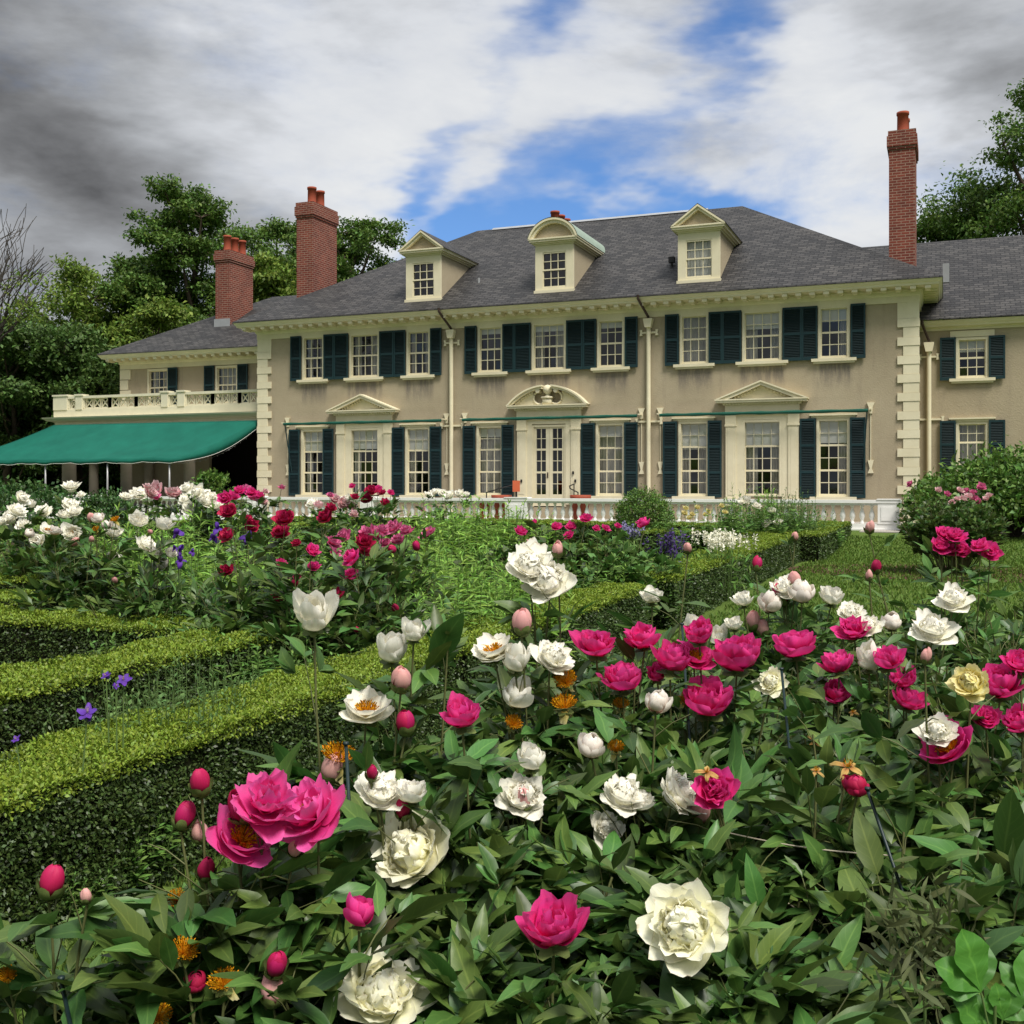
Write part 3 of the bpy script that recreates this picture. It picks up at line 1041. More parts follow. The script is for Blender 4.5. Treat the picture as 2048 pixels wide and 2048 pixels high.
surround(BAYS[0], False)
window(BAYS[0], .555, 1.265, 3.625, HY0, 4, [2.045, 2.845], curtain=LOC[0][1], sill=False)
surround(BAYS[2], False)
window(BAYS[2], .555, 1.265, 3.625, HY0, 4, [2.045, 2.845], curtain=LOC[2][1], sill=False)
surround(BAYS[1], True)
bx = BAYS[1]
b = MB()
b.box(bx - .64, bx + .64, HY0 - .03, HY0 + .1, 3.61, 3.68)
b.box(bx - .64, bx - .57, HY0 - .032, HY0 + .1, .82, 3.609)
b.box(bx + .57, bx + .64, HY0 - .032, HY0 + .1, .82, 3.609)
b.build('door_frame', M['trim'], house)
for s_ in (-1, 1):
    b = MB()
    x0, x1 = sorted((bx + s_ * .004, bx + s_ * .568))
    yy = HY0 + .01
    ga, gb = x0 + (.12 if s_ > 0 else .09), x1 - (.09 if s_ > 0 else .12)
    b.box(x0, ga, yy, yy + .05, .84, 3.605)
    b.box(gb, x1, yy, yy + .05, .84, 3.605)
    b.box(ga, gb, yy + .001, yy + .049, .84, 1.25)
    b.box(ga, gb, yy + .001, yy + .049, 3.55, 3.604)
    for z in (2.02, 2.82):
        b.box(ga, gb, yy + .001, yy + .049, z - .035, z + .035)
    for za, zb in ((1.25, 1.985), (2.055, 2.785), (2.855, 3.55)):
        xm, zm = (ga + gb) / 2, (za + zb) / 2
        b.box(xm - .011, xm + .011, yy + .006, yy + .04, za, zb)
        b.box(ga, gb, yy + .007, yy + .039, zm - .011, zm + .011)
    dr = b.build('door', M['trim'], house)
    g_ = MB()
    g_.face([(ga, yy + .025, 1.25), (gb, yy + .025, 1.25), (gb, yy + .025, 3.55), (ga, yy + .025, 3.55)])
    g_.build('pane', M['glass'], dr)
    if s_ < 0:
        h_ = MB()
        h_.box(x1 - .07, x1 - .03, yy - .012, yy - .001, 1.82, 2.02)
        h_.tube([(x1 - .05, yy - .05, 1.94), (x1 - .05, yy - .012, 1.94)], .022, 8)
        h_.build('handle', M['brown'], dr)
b = MB()
for xx, zz in ((bx - 1.0, 1.72), (bx + 1.0, 1.72), (bx + .92, 2.0)):
    b.box(xx - .03, xx + .03, HY0 - .13, HY0 - .102, zz - .05, zz + .05)
b.build('wall_lamp', M['black'], house)


# ---- downspouts, leader heads
def downspout(x, y, zh, ytop, ztop):
    b = MB()
    b.tube([(x, y - .10, .45), (x, y - .10, zh - .28)], .072, 12)
    b.prism([(x - .10, zh - .30), (x + .10, zh - .30), (x + .155, zh - .06), (x + .155, zh), (x - .155, zh), (x - .155, zh - .06)], y - .24, y - .02)
    o = b.build('downspout', M['trim'], house)
    for z in (zh - .46, 3.72):
        q = MB()
        w = .27 if z > 4 else .42
        q.box(x - w, x + w, y - .06, y - .001, z - .03, z + .03)
        for s_ in (-1, 1):
            q.prism([(x + s_ * w - .05, z - .10), (x + s_ * w + .05, z - .10), (x + s_ * w + .025, z), (x + s_ * w + .05, z + .10), (x + s_ * w - .05, z + .10), (x + s_ * w - .025, z)], y - .07, y - .0015)
        q.build('strap', M['trim'], o)
    q = MB()
    q.tube([(x - .20, ytop - .02, ztop), (x - .20, ytop, ztop - .12), (x - .15, ytop + .12, ztop - .26), (x, y - .14, zh + .06), (x, y - .12, zh - .02)], .045, 10)
    q.build('gutter_elbow', M['brown'], o)


downspout(-16.59, HY0, 7.18, 35.27, 7.90)
downspout(-9.28, HY0, 7.18, 35.27, 7.90)


# ---- rolled green awnings over the ground floor windows
for x0, x1, arms in ((-23.5, -16.86, (-23.45,)), (-16.02, -9.60, ()), (-8.83, -2.22, (-2.25,))):
    b = MB()
    n = 24
    pts = [(x0 + (x1 - x0) * i / n, 35.60 + .004 * sin(i * 2.1), 3.90 + .004 * sin(i * 1.3)) for i in range(n + 1)]
    b.tube(pts, [.052 + .008 * sin(i * 1.7) for i in range(n + 1)], 10)
    o = b.build('awning_roller', M['greenroll'], house)
    for xx in (x0, x1):
        q = MB()
        s_ = -.06 if xx == x0 else .06
        q.prism([(xx + s_ - .05, 3.82), (xx + s_ + .05, 3.82), (xx + s_ + .06, 4.02), (xx + s_ + .12, 4.17), (xx + s_ - .12, 4.17), (xx + s_ - .06, 4.02)], 35.93, 35.999)
        q.box(xx + s_ - .03, xx + s_ + .03, 35.58, 35.929, 3.93, 3.97)
        q.prism([(xx + s_ - .09, 1.95), (xx + s_ + .09, 1.95), (xx + s_ + .03, 2.10), (xx + s_ + .09, 2.36), (xx + s_ - .09, 2.36), (xx + s_ - .03, 2.10)], 35.95, 35.999)
        q.box(xx + s_ - .012, xx + s_ + .012, 35.965, 35.999, 2.36, 3.82)
        q.build('bracket', M['trim'], o)
    for xx in arms:
        q = MB()
        q.tube([(xx, 35.6, 3.88), (xx + (.12 if xx < -10 else -.12), 35.9, 2.05)], .02, 6)
        q.build('arm', M['shutterrail'], o)


# ---- dormers
def roofz(y):
    return 7.875 + K * (y - (HY0 - OV))


def dormer(xc, kind, drapes):
    b = MB()
    y0, hw, z0, z1 = 36.06, .69, 8.34, 9.98
    yb = (z1 - 7.875) / K + HY0 - OV
    b.face([(xc + hw, y0, z0 - .1), (xc + hw, yb + .15, z1), (xc + hw, y0, z1)])
    b.face([(xc - hw, y0, z0 - .1), (xc - hw, y0, z1), (xc - hw, yb + .15, z1)])
    d = b.build('dormer', M['stucco'], house)
    f = MB()
    f.box(xc - hw - .015, xc - .435, y0 - .04, y0 + .06, z0 + .06, z1)
    f.box(xc + .435, xc + hw + .015, y0 - .04, y0 + .06, z0 + .06, z1)
    f.box(xc - .435, xc + .435, y0 - .04, y0 + .06, 9.73, z1)
    f.box(xc - hw - .05, xc + hw + .05, y0 - .10, y0 + .06, z0 - .04, z0 + .059)
    f.box(xc - .435, xc + .435, y0 - .039, y0 + .06, z0 + .06, 8.49)
    f.build('front_casing', M['trim'], d)
    w = MB()
    gx, ga, gb = .40, 8.52, 9.70
    for si, (za, zb) in enumerate(((ga, 9.11), (9.11, gb))):
        yy = y0 + .005 - .018 * si
        w.box(xc - gx - .033, xc - gx, yy - .015, yy + .03, za - .03, zb + .03)
        w.box(xc + gx, xc + gx + .033, yy - .015, yy + .03, za - .03, zb + .03)
        w.box(xc - gx, xc + gx, yy - .0145, yy + .029, za - .028, za + .02)
        w.box(xc - gx, xc + gx, yy - .014, yy + .0285, zb - .02, zb + .028)
        for c in (1, 2):
            x = xc - gx + 2 * gx * c / 3
            w.box(x - .012, x + .012, yy - .01, yy + .02, za + .02, zb - .02)
        w.box(xc - gx, xc + gx, yy - .0095, yy + .0195, (za + zb) / 2 - .012, (za + zb) / 2 + .012)
    w.build('sash', M['trim'], d)
    g_ = MB()
    g_.face([(xc - gx, y0 + .035, ga), (xc + gx, y0 + .035, ga), (xc + gx, y0 + .035, gb), (xc - gx, y0 + .035, gb)])
    g_.build('pane', M['glass'], d)
    if drapes:
        q = MB()
        N = 16
        xs = np.linspace(xc - gx, xc + gx, N)
        for i in range(N - 1):
            q.face([(xs[i], y0 + .12 + .02 * (i % 2), ga), (xs[i + 1], y0 + .12 + .02 * ((i + 1) % 2), ga), (xs[i + 1], y0 + .12 + .02 * ((i + 1) % 2), gb), (xs[i], y0 + .12 + .02 * (i % 2), gb)])
        q.build('curtain', M['curtain'] if drapes == 1 else M['shade'], d)
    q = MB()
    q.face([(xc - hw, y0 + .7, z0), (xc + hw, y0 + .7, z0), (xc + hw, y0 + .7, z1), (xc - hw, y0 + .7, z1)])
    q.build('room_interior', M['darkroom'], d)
    # eaves mouldings
    c = MB()
    ybk = yb + .6
    for o, za, zb in ((.05, 9.981, 10.03), (.12, 10.031, 10.08), (.19, 10.081, 10.15), (.22, 10.151, 10.20)):
        c.box(xc - hw - o, xc + hw + o, y0 - .03 - o, ybk, za, zb)
    e = hw + .22
    if kind == 'gable':
        ap = 10.87
        k = (ap - 10.2) / e
        for (t0, t1, yo) in ((0, .07, .26), (.071, .17, .20)):
            for s_ in (-1, 1):
                pl = [(xc + s_ * (e - t0 / k), 10.201), (xc, ap - t0), (xc, ap - t1), (xc + s_ * (e - t1 / k), 10.201)]
                c.prism(pl if s_ > 0 else pl[::-1], y0 - yo, y0 + .2)
        q = MB()
        q.prism([(xc - e + .171 / k, 10.2015), (xc + e - .171 / k, 10.2015), (xc, ap - .172)], y0 - .06, y0 + .1)
        q.build('tympanum', M['stucco'], d)
        r_ = MB()
        yr = (ap + .03 - 7.875) / K + HY0 - OV + .1
        for s_ in (-1, 1):
            pts = [(xc + s_ * (e + .03), y0 - .25, 10.195), (xc, y0 - .25, ap + .03), (xc, yr, ap + .03), (xc + s_ * (e + .03), yr, 10.195)]
            slope_face(r_, pts if s_ < 0 else pts[::-1], (0, 1, 0), (-s_, 0, k))
            r_.face([(xc + s_ * (e + .03), y0 - .25, 10.165), (xc, y0 - .25, ap + .002), (xc, y0 - .25, ap + .03), (xc + s_ * (e + .03), y0 - .25, 10.195)])
            r_.face([(xc + s_ * (e + .03), y0 - .25, 10.165), (xc + s_ * (e + .03), yr, 10.165), (xc + s_ * (e + .03), yr, 10.195), (xc + s_ * (e + .03), y0 - .25, 10.195)])
        r_.build('dormer_roof', M['slate'], d)
    else:
        sg = .68
        Rr = (e * e + sg * sg) / (2 * sg)
        zc = 10.2 + sg - Rr
        a1 = math.asin(min(e / Rr, 1))
        N = 20
        for (r0, r1, yo) in ((Rr - .07, Rr, .26), (Rr - .17, Rr - .071, .20)):
            for i in range(N):
                t0, t1 = -a1 + 2 * a1 * i / N, -a1 + 2 * a1 * (i + 1) / N
                c.prism([(xc + r0 * sin(t0), zc + r0 * cos(t0)), (xc + r0 * sin(t1), zc + r0 * cos(t1)), (xc + r1 * sin(t1), zc + r1 * cos(t1)), (xc + r1 * sin(t0), zc + r1 * cos(t0))], y0 - yo, y0 + .2)
        q = MB()
        rr = Rr - .171
        a2 = math.acos(min(max((10.201 - zc) / rr, -1), 1))
        q.prism([(xc + rr * sin(t), zc + rr * cos(t)) for t in np.linspace(-a2, a2, 18)][::-1], y0 - .06, y0 + .1)
        q.build('tympanum', M['stucco'], d)
        r_ = MB()
        yr = (10.2 + sg + .03 - 7.875) / K + HY0 - OV + .1
        for i in range(N):
            t0, t1 = -a1 + 2 * a1 * i / N, -a1 + 2 * a1 * (i + 1) / N
            ro = Rr + .02
            r_.face([(xc + ro * sin(t0), y0 - .27, zc + ro * cos(t0)), (xc + ro * sin(t1), y0 - .27, zc + ro * cos(t1)), (xc + ro * sin(t1), yr, zc + ro * cos(t1)), (xc + ro * sin(t0), yr, zc + ro * cos(t0))])
        r_.build('dormer_roof', M['copper'], d, True)
    c.build('dormer_cornice', M['trim'], d)


dormer(-17.78, 'gable', 0)
dormer(-12.69, 'segment', 0)
dormer(-7.60, 'gable', 2)


# ---- chimneys
def chimney(x0, x1, y0, y1, z0, zc, zt, pots, pr=.16, ph=.75, flash=None):
    b = MB()
    def ring(o, za, zb):
        xs = (x0 - o, x1 + o); ys = (y0 - o, y1 + o)
        b.face([(xs[0], ys[0], za), (xs[1], ys[0], za), (xs[1], ys[0], zb), (xs[0], ys[0], zb)])
        b.face([(xs[1], ys[0], za), (xs[1], ys[1], za), (xs[1], ys[1], zb), (xs[1], ys[0], zb)])
        b.face([(xs[1], ys[1], za), (xs[0], ys[1], za), (xs[0], ys[1], zb), (xs[1], ys[1], zb)])
        b.face([(xs[0], ys[1], za), (xs[0], ys[0], za), (xs[0], ys[0], zb), (xs[0], ys[1], zb)])
        b.face([(xs[0], ys[0], zb), (xs[1], ys[0], zb), (xs[1], ys[1], zb), (xs[0], ys[1], zb)])
        b.face([(xs[0], ys[0], za), (xs[0], ys[1], za), (xs[1], ys[1], za), (xs[1], ys[0], za)])
    ring(0, z0, zc)
    ring(.035, zc - .001, zc + .09)
    ring(.065, zc + .09, zt - .17)
    ring(.03, zt - .171, zt)
    o = b.build('chimney', M['brick'], house)
    for (px, py) in pots:
        q = MB()
        q.lathe([(pr * 1.08, zt - .05), (pr * 1.05, zt + .06), (pr * .96, zt + .1), (pr * .92, zt + ph - .1), (pr * 1.04, zt + ph - .09), (pr * 1.04, zt + ph), (pr * .8, zt + ph), (pr * .76, zt + ph - .3), (.001, zt + ph - .3)], (px, py, 0), 16)
        q.build('chimney_pot', M['terracotta'], o, True)
    if flash:
        q = MB()
        q.box(x0 - .04, x1 + .04, y0 - .05, y0 - .002, flash - .3, flash + .22)
        q.build('flashing', M['lead'], o)


chimney(-24.95, -24.17, 38.75, 40.65, 7.9, 12.62, 13.25, [(-24.56, 39.3), (-24.56, 39.95)], .19, .74)
chimney(-1.67, -.88, 37.1, 39.0, 7.9, 12.35, 12.95, [(-1.27, 37.75), (-1.27, 38.5)], .19, .76)
chimney(-29.75, -29.02, 39.75, 41.5, 7.5, 11.33, 11.85, [(-29.38, 40.1), (-29.38, 40.65), (-29.38, 41.2)], .17, .70, flash=8.62)
# chimney beyond the ridge: only its pots clear the roof
def px_on_y(u, v, Y):
    t = (u - 1024) / FPX
    x = Y * (t * CY - SY) / (CY + t * SY)
    d = -x * SY + Y * CY
    return x, EZ + (HV - v) / FPX * d
cx_, cz_ = px_on_y(1110, 423, 45.2)
chimney(cx_ - .5, cx_ + .5, 44.9, 47.2, 10.2, cz_ - 1.45, cz_ - .75, [(cx_, 45.2), (cx_, 45.95), (cx_, 46.7)], .2, .75)

# ---- left wing with porch
LW = (-33.55, HX0, 38.2, 47.5)
LOW = -.62     # its cornice sits lower than the main one
lwin = [(-31.55, .48), (-28.0, .48)]
b = MB()
hs = [(x - .57, x + .57, 5.0, 6.55) for x, w in lwin] + [(-28.9, -25.2, .85, 3.9)]
wall_front(b, LW[0], LW[1], .2, 7.1, LW[2], hs)
b.face([(LW[0], LW[2], .2), (LW[0], LW[2], 7.1), (LW[0], LW[3], 7.1), (LW[0], LW[3], .2)])
b.face([(LW[0], LW[3], .2), (LW[0], LW[3], 7.1), (LW[1], LW[3], 7.1), (LW[1], LW[3], .2)])
b.build('wall', M['stucco'], house)
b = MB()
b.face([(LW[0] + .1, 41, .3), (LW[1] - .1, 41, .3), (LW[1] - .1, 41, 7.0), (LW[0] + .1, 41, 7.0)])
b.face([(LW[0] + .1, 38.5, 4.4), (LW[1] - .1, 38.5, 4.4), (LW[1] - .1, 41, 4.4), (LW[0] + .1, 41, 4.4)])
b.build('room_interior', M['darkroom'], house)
cornice(CORN, LW[0], LW[1] - .8, LW[2], LW[3], 'FBL', np.arange(LW[0] - .3, LW[1], .4265), None, LOW)
b = MB()
hip_roof(b, LW[0] - OV, LW[1] + 6, LW[2] - OV, LW[3] + OV, 7.255, .56, None, -20)
b.build('roof', M['slate'], house)
b = MB()
for i in range(6):
    z = 6.6 - i * .45
    b.box(LW[0] - .05, LW[0] + (.52 if i % 2 == 0 else .38), LW[2] - .05, LW[2] + .3, z - .42, z)
b.build('quoin', M['trim'], house)
for i, (x, w) in enumerate(lwin):
    window(x, w, 5.05, 6.50, LW[2], 4, [5.78], curtain='F' if i else 'B', sill=True)
for a, c in ((-31.0 + .01, -30.5), (-29.1, -28.6), (-27.42, -26.92)):
    shutter(a, c, 4.95, 6.60, LW[2] - .11)
# porch deck, roof slab, columns, roof balustrade
b = MB()
b.box(-36.0, HX0, 36.6, 38.19, .3, .8)
b.build('porch_floor', M['paving'], house)
b = MB()
PC = [(.0, 4.12), (.06, 4.12), (.06, 4.26), (.16, 4.30), (.30, 4.32), (.34, 4.36), (.42, 4.42), (.44, 4.47), (.05, 4.50), (-.3, 4.50)]
sweep_rect(b, PC, -35.75, HX0 - .5, 36.7, 43, 'FL')
b.box(-35.74, HX0 - .01, 36.71, 38.18, 4.12, 4.49)
b.box(-35.74, LW[0] - .01, 38.18, 43, 4.125, 4.488)
b.build('porch_roof', M['porchtrim'], house)


def porch_rail():
    b = MB()
    y0 = 36.62
    x0, x1 = -35.85, HX0 - .02
    b.box(x0, x1, y0, y0 + .3, 4.505, 4.80)            # plinth
    b.box(x0, x1, y0 + .02, y0 + .28, 5.28, 5.385)     # top rail
    b.box(x0 + .1, x1, y0 + .07, y0 + .23, 4.80, 4.86)
    piers = [(-35.85, -35.1), (-34.62, -34.28), (-30.1, -29.78), (-29.28, -28.94)]
    for a, c in piers:
        b.box(a, c, y0 - .03, y0 + .33, 4.80, 5.28)
        b.box(a - .04, c + .04, y0 - .06, y0 + .36, 5.386, 5.46)
        b.box(a + .002, c - .002, y0 - .028, y0 + .328, 5.28, 5.386)
    # crossed panels
    segs = []
    def fill(xa, xb, groups):
        gw = (xb - xa) / groups
        for i in range(groups):
            ga, gb = xa + gw * i, xa + gw * (i + 1)
            b.box(ga - .055, ga + .055, y0 + .06, y0 + .24, 4.86, 5.28)
            b.box(gb - .055, gb + .055, y0 + .06, y0 + .24, 4.861, 5.279)
            n = max(1, round((gw - .1) / .46))
            w = (gw - .11) / n
            for j in range(n):
                pa = ga + .055 + w * j
                pa, pb = pa + .03, pa + w - .03
                for q in ((pa, pb),):
                    b.box(q[0], q[0] + .03, y0 + .12, y0 + .18, 4.86, 5.28)
                    b.box(q[1] - .03, q[1], y0 + .12, y0 + .18, 4.86, 5.28)
                    b.bar((q[0] + .03, y0 + .15, 4.90), (q[1] - .03, y0 + .15, 5.24), .035, .05)
                    b.bar((q[0] + .03, y0 + .151, 5.24), (q[1] - .03, y0 + .151, 4.90), .035, .05)
                    b.box(q[0] + .03, q[1] - .03, y0 + .121, y0 + .179, 4.861, 4.895)
                    b.box(q[0] + .03, q[1] - .03, y0 + .121, y0 + .179, 5.245, 5.279)
    fill(-35.1, -34.62, 1)
    fill(-34.28, -30.1, 3)
    fill(-29.78, -29.28, 1)
    fill(-28.94, HX0 - .1, 3)
    b.build('roof_railing', M['porchtrim'], house)
    # returning rail on the left side
    b = MB()
    b.box(x0, x0 + .3, y0 + .31, 43, 4.505, 4.80)
    b.box(x0 + .02, x0 + .28, y0 + .31, 43, 5.28, 5.385)
    for k in range(12):
        y = y0 + .6 + k * .5
        b.box(x0 + .1, x0 + .2, y, y + .12, 4.80, 5.28)
    b.build('roof_railing', M['porchtrim'], house)


porch_rail()
for (x, y, r) in ((-35.3, 36.95, .3), (-34.55, 37.6, .2), (-32.2, 36.95, .24), (-31.9, 38.0, .2), (-28.95, 36.95, .24), (-35.3, 42.5, .24)):
    b = MB()
    b.box(x - r * 1.25, x + r * 1.25, y - r * 1.25, y + r * 1.25, .8, .95)
    b.lathe([(r * 1.15, .95), (r * 1.1, 1.02), (r, 1.08), (r * .98, 2.5), (r * .86, 3.9), (r * 1.05, 3.95), (r * 1.1, 4.0)], (x, y, 0), 18)
    b.box(x - r * 1.15, x + r * 1.15, y - r * 1.15, y + r * 1.15, 4.0, 4.119)
    b.build('column', M['stone'], house, False)

# ---- right wing
RW = (HX1, 9.5, 38.2, 48.2)
b = MB()
rwx = .82
wall_front(b, RW[0], RW[1], .2, 6.9, RW[2], [(rwx - .46, rwx + .46, 5.02, 6.32), (rwx - .46, rwx + .46, 1.5, 3.60)])
b.face([(RW[1], RW[2], .2), (RW[1], RW[3], .2), (RW[1], RW[3], 6.9), (RW[1], RW[2], 6.9)])
b.build('wall', M['stucco'], house)
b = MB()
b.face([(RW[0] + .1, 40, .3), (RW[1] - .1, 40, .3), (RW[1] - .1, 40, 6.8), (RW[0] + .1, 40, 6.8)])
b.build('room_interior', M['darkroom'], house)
RC = [(0, 6.60), (.04, 6.60), (.04, 6.66), (.12, 6.70), (.22, 6.71), (.24, 6.76), (.28, 6.80), (.32, 6.87), (.33, 6.90), (.1, 6.93)]
b = MB()
sweep_rect(b, RC, RW[0] + .02, RW[1], RW[2], RW[3], 'FR')
b.build('cornice', M['trim'], house)
b = MB()
kx = .673
ye = RW[2] - .40
slope_face(b, [(RW[0] + .0, ye, 6.96), (RW[1] + .4, ye, 6.96), (RW[1] + .4, 43.1, 6.96 + kx * (43.1 - ye)), (-4.5, 43.1, 6.96 + kx * (43.1 - ye)), (-4.5, 41.2, 6.96 + kx * (41.2 - ye)), (RW[0], 41.2, 6.96 + kx * (41.2 - ye))], (1, 0, 0), (0, 1, kx))
slope_face(b, [(-4.5, 43.1, 6.96 + kx * (43.1 - ye)), (RW[1] + .4, 43.1, 6.96 + kx * (43.1 - ye)), (RW[1] + .4, 48.6, 6.96), (-4.5, 48.6, 6.96)], (1, 0, 0), (0, -1, kx))
b.face([(RW[0], ye, 6.92), (RW[1] + .4, ye, 6.92), (RW[1] + .4, ye, 6.96), (RW[0], ye, 6.96)])
b.face([(RW[1] + .4, ye, 6.92), (RW[1] + .4, 48.6, 6.92), (RW[1] + .4, 43.1, 6.96 + kx * (43.1 - ye))])
r2 = b.build('roof', M['slate'], house)
b = MB()
vx, vz = px_on_y(1892, 535, 38.6)
b.box(vx - .1, vx + .1, 38.5, 38.7, vz - .5, vz + .12)
b.build('vent_pipe', M['lead'], r2)
window(rwx, .40, 5.08, 6.26, RW[2], 3, [5.68], curtain='S')
window(rwx, .40, 1.55, 3.54, RW[2], 3, [2.95], curtain='F', cap=True)
for z0, z1 in ((4.97, 6.36), (1.4, 3.66)):
    shutter(rwx - .97, rwx - .49, z0, z1, RW[2] - .11)
    shutter(rwx + .49, rwx + .97, z0, z1, RW[2] - .11)
b = MB()
b.box(rwx - .66, rwx + .66, RW[2] - .05, RW[2] - .001, 6.36, 6.56)
b.build('window_head', M['trim'], house)
downspout(-.48, RW[2], 6.22, RW[2] - .40, 6.92)

# ------------------------------------------------------------------ green porch awning
aw = empty('awning', (-31, 34.5, .4), 'large sloping green canvas awning on thin grey poles in front of the porch', 'awning')


def canopy():
    a = Acc()
    nu, nv = 48, 16
    TL, TR = np.array([-35.45, 36.22, 4.14]), np.array([-24.99, 36.22, 4.12])
    BL, BR = np.array([-38.6, 33.2, 2.52]), np.array([-26.68, 33.2, 2.56])
    P = np.zeros((nu + 1, nv + 1, 3))
    for i in range(nu + 1):
        s_ = i / nu
        for j in range(nv + 1):
            t = j / nv
            p = (1 - t) * ((1 - s_) * TL + s_ * TR) + t * ((1 - s_) * BL + s_ * BR)
            p = p + np.array([0, 0, -.16 * sin(pi * t) * (.6 + .4 * cos(s_ * 9))])
            if s_ > .8:     # the right hem is drawn in and sags in a curve
                p[0] += .0
                p[2] -= (s_ - .8) / .2 * .12 * sin(pi * t)
            p[2] += .02 * sin(s_ * 37) * t
            P[i, j] = p
    i, j = np.meshgrid(np.arange(nu), np.arange(nv), indexing='ij')
    i, j = i.ravel(), j.ravel()
    k = nv + 1
    a.add(P.reshape(-1, 3), np.stack([i * k + j, i * k + j + 1, (i + 1) * k + j + 1, (i + 1) * k + j], 1))
    me = a.mesh('canopy', M['awning'])
    o = link(me, 'canopy', aw)
    md = o.modifiers.new('thick', 'SOLIDIFY')
    md.thickness = .012
    # scalloped valance along front and right hem
    v_ = Acc()
    hem = [P[i, nv] for i in range(nu + 1)] + [P[nu, nv - j] for j in range(1, nv + 1)]
    top = np.array(hem)
    n = len(top)
    drop = np.array([.11 + .04 * abs(sin(q * .9)) for q in range(n)])
    drop[nu:] = np.linspace(.22, .30, n - nu) * np.array([.55 + .8 * sin(pi * q / (n - nu)) for q in range(n - nu)])
    lo = top - np.stack([0 * drop, -.015 + 0 * drop, drop], 1)
    V = np.concatenate([top, lo])
    i = np.arange(n - 1)
    v_.add(V, np.stack([i, i + 1, n + i + 1, n + i], 1))
    o = link(v_.mesh('valance', M['awning']), 'valance', aw)
    md = o.modifiers.new('thick', 'SOLIDIFY')
    md.thickness = .01
    e = Acc()
    e.tube(lo, .014, .014, 5)
    link(e.mesh('valance_trim', M['white']), 'valance_trim', aw)
    return P


canopy()
for u_ in (91, 215, 339):
    x = px_on_y(u_, 950, 33.32)[0]
    b = MB()
    b.tube([(x, 33.32, .42), (x, 33.32, 2.5)], .035, 8)
    b.build('pole', M['greypole'], aw, True)
b = MB()
pts = [at(354 + 150 * t, 926 - 58 * t + 16 * sin(t * pi), 42.2 + 2.6 * t) for t in np.linspace(0, 1, 14)]
b.tube(pts, .006, 5)
for p in pts[1:-1]:
    b.box(p[0] - .016, p[0] + .016, p[1] - .016, p[1] + .016, p[2] - .045, p[2])
b.build('light_string', M['greypole'], aw)

# ------------------------------------------------------------------ garden balustrade
bal = empty('balustrade', (-12, 33, .28), 'long white turned balustrade along the terrace edge in front of the house', 'balustrade')
BY = 33.0
prof = [(.055, .47), (.055, .52), (.035, .54), (.045, .58), (.075, .66), (.08, .72), (.06, .80), (.036, .88), (.034, .93), (.05, .95), (.055, .97), (.055, .995)]
b = MB()
b.lathe([(r, z) for r, z in prof], (0, 0, 0), 10)
bal_me = b.mesh('baluster', M['white'], True)
piers = [(-1.78, -1.2), (-13.25, -12.5), (-18.6, -18.1), (-23.2, -22.6)]
b = MB()
b.box(-38, -1.2, BY - .17, BY + .17, .05, .465)
b.box(-38, -1.16, BY - .20, BY + .20, .05, .33)
b.build('plinth', M['white'], bal)
b = MB()
b.box(-38, -1.18, BY - .15, BY + .15, .998, 1.06)
b.box(-38, -1.14, BY - .20, BY + .20, 1.061, 1.15)
b.build('rail', M['white'], bal)
for a, c in piers + [(-38, -29.7)]:
    b = MB()
    b.box(a, c, BY - .185, BY + .185, .466, 1.163)
    b.box(a - .03, c + .03, BY - .215, BY + .215, 1.151, 1.185)
    b.box(a + .09, c - .09, BY - .20, BY - .186, .56, .95)
    b.build('pier', M['white'], bal)
x = -1.95
nb = 0
while x > -29.5 and nb < 98:
    if not any(a - .08 < x < c + .08 for a, c in piers):
        o = link(bal_me, 'baluster', bal)
        o.location = (x, BY, 0)
        nb += 1
    x -= .268


# ------------------------------------------------------------------ terrace things
def pot(u_, v_, rw, label, Y=34.0):
    x, z = px_on_y(u_, v_, Y)
    t = empty('terracotta_pot', (x, Y, .42), label, 'plant pot', 'terracotta pots on the terrace')
    h = z - .42
    b = MB()
    r = rw
    b.lathe([(.001, .42), (r * .6, .42), (r * .66, .45), (r * .9, .42 + h * .8), (r * .93, .42 + h * .8), (r, .42 + h * .82), (r * 1.02, z), (r * .9, z), (r * .86, z - .06), (.001, z - .08)], (x, Y, 0), 20)
    b.build('pot_body', M['terracotta'], t, True)
    b = MB()
    b.lathe([(.001, z - .05), (r * .87, z - .06)], (x, Y, 0), 14)
    b.build('potting_soil', M['soil'], t)


pot(1003, 990, .34, 'wide orange terracotta pot on the terrace left of the french door')
pot(969, 996, .22, 'small orange terracotta pot left of the wider pot behind the balustrade')
pot(1161, 990, .34, 'orange terracotta pot on the terrace right of the french door')
x, z = px_on_y(1033, 972, 33.8)
t = empty('notice_board', (x, 33.8, .42), 'small blank orange notice board on a black post beside the french door', 'sign')
b = MB()
b.tube([(x, 33.8, .42), (x, 33.8, z - .1)], .03, 8)
b.box(x - .15, x + .15, 33.7, 33.9, .42, .45)
b.build('post', M['black'], t)
b = MB()
b.box(x - .125, x + .125, 33.765, 33.795, z - .19, z + .18)
b.build('board', M['orange'], t)


def handrail(pts, label):
    w = [(*px_on_y(u_, v_, Y), Y) for u_, v_, Y in pts]
    t = empty('handrail', (w[0][0], w[0][2], .42), label, 'handrail', 'black handrails by the french door')
    b = MB()
    W = [(x, Y, z) for x, z, Y in w]
    b.tube(W, .022, 8)
    b.build('rail', M['black'], t)
    for i in (0, len(W) - 1):
        b = MB()
        b.tube([(W[i][0], W[i][1], .42), W[i]], .02, 8)
        b.build('post', M['black'], t)


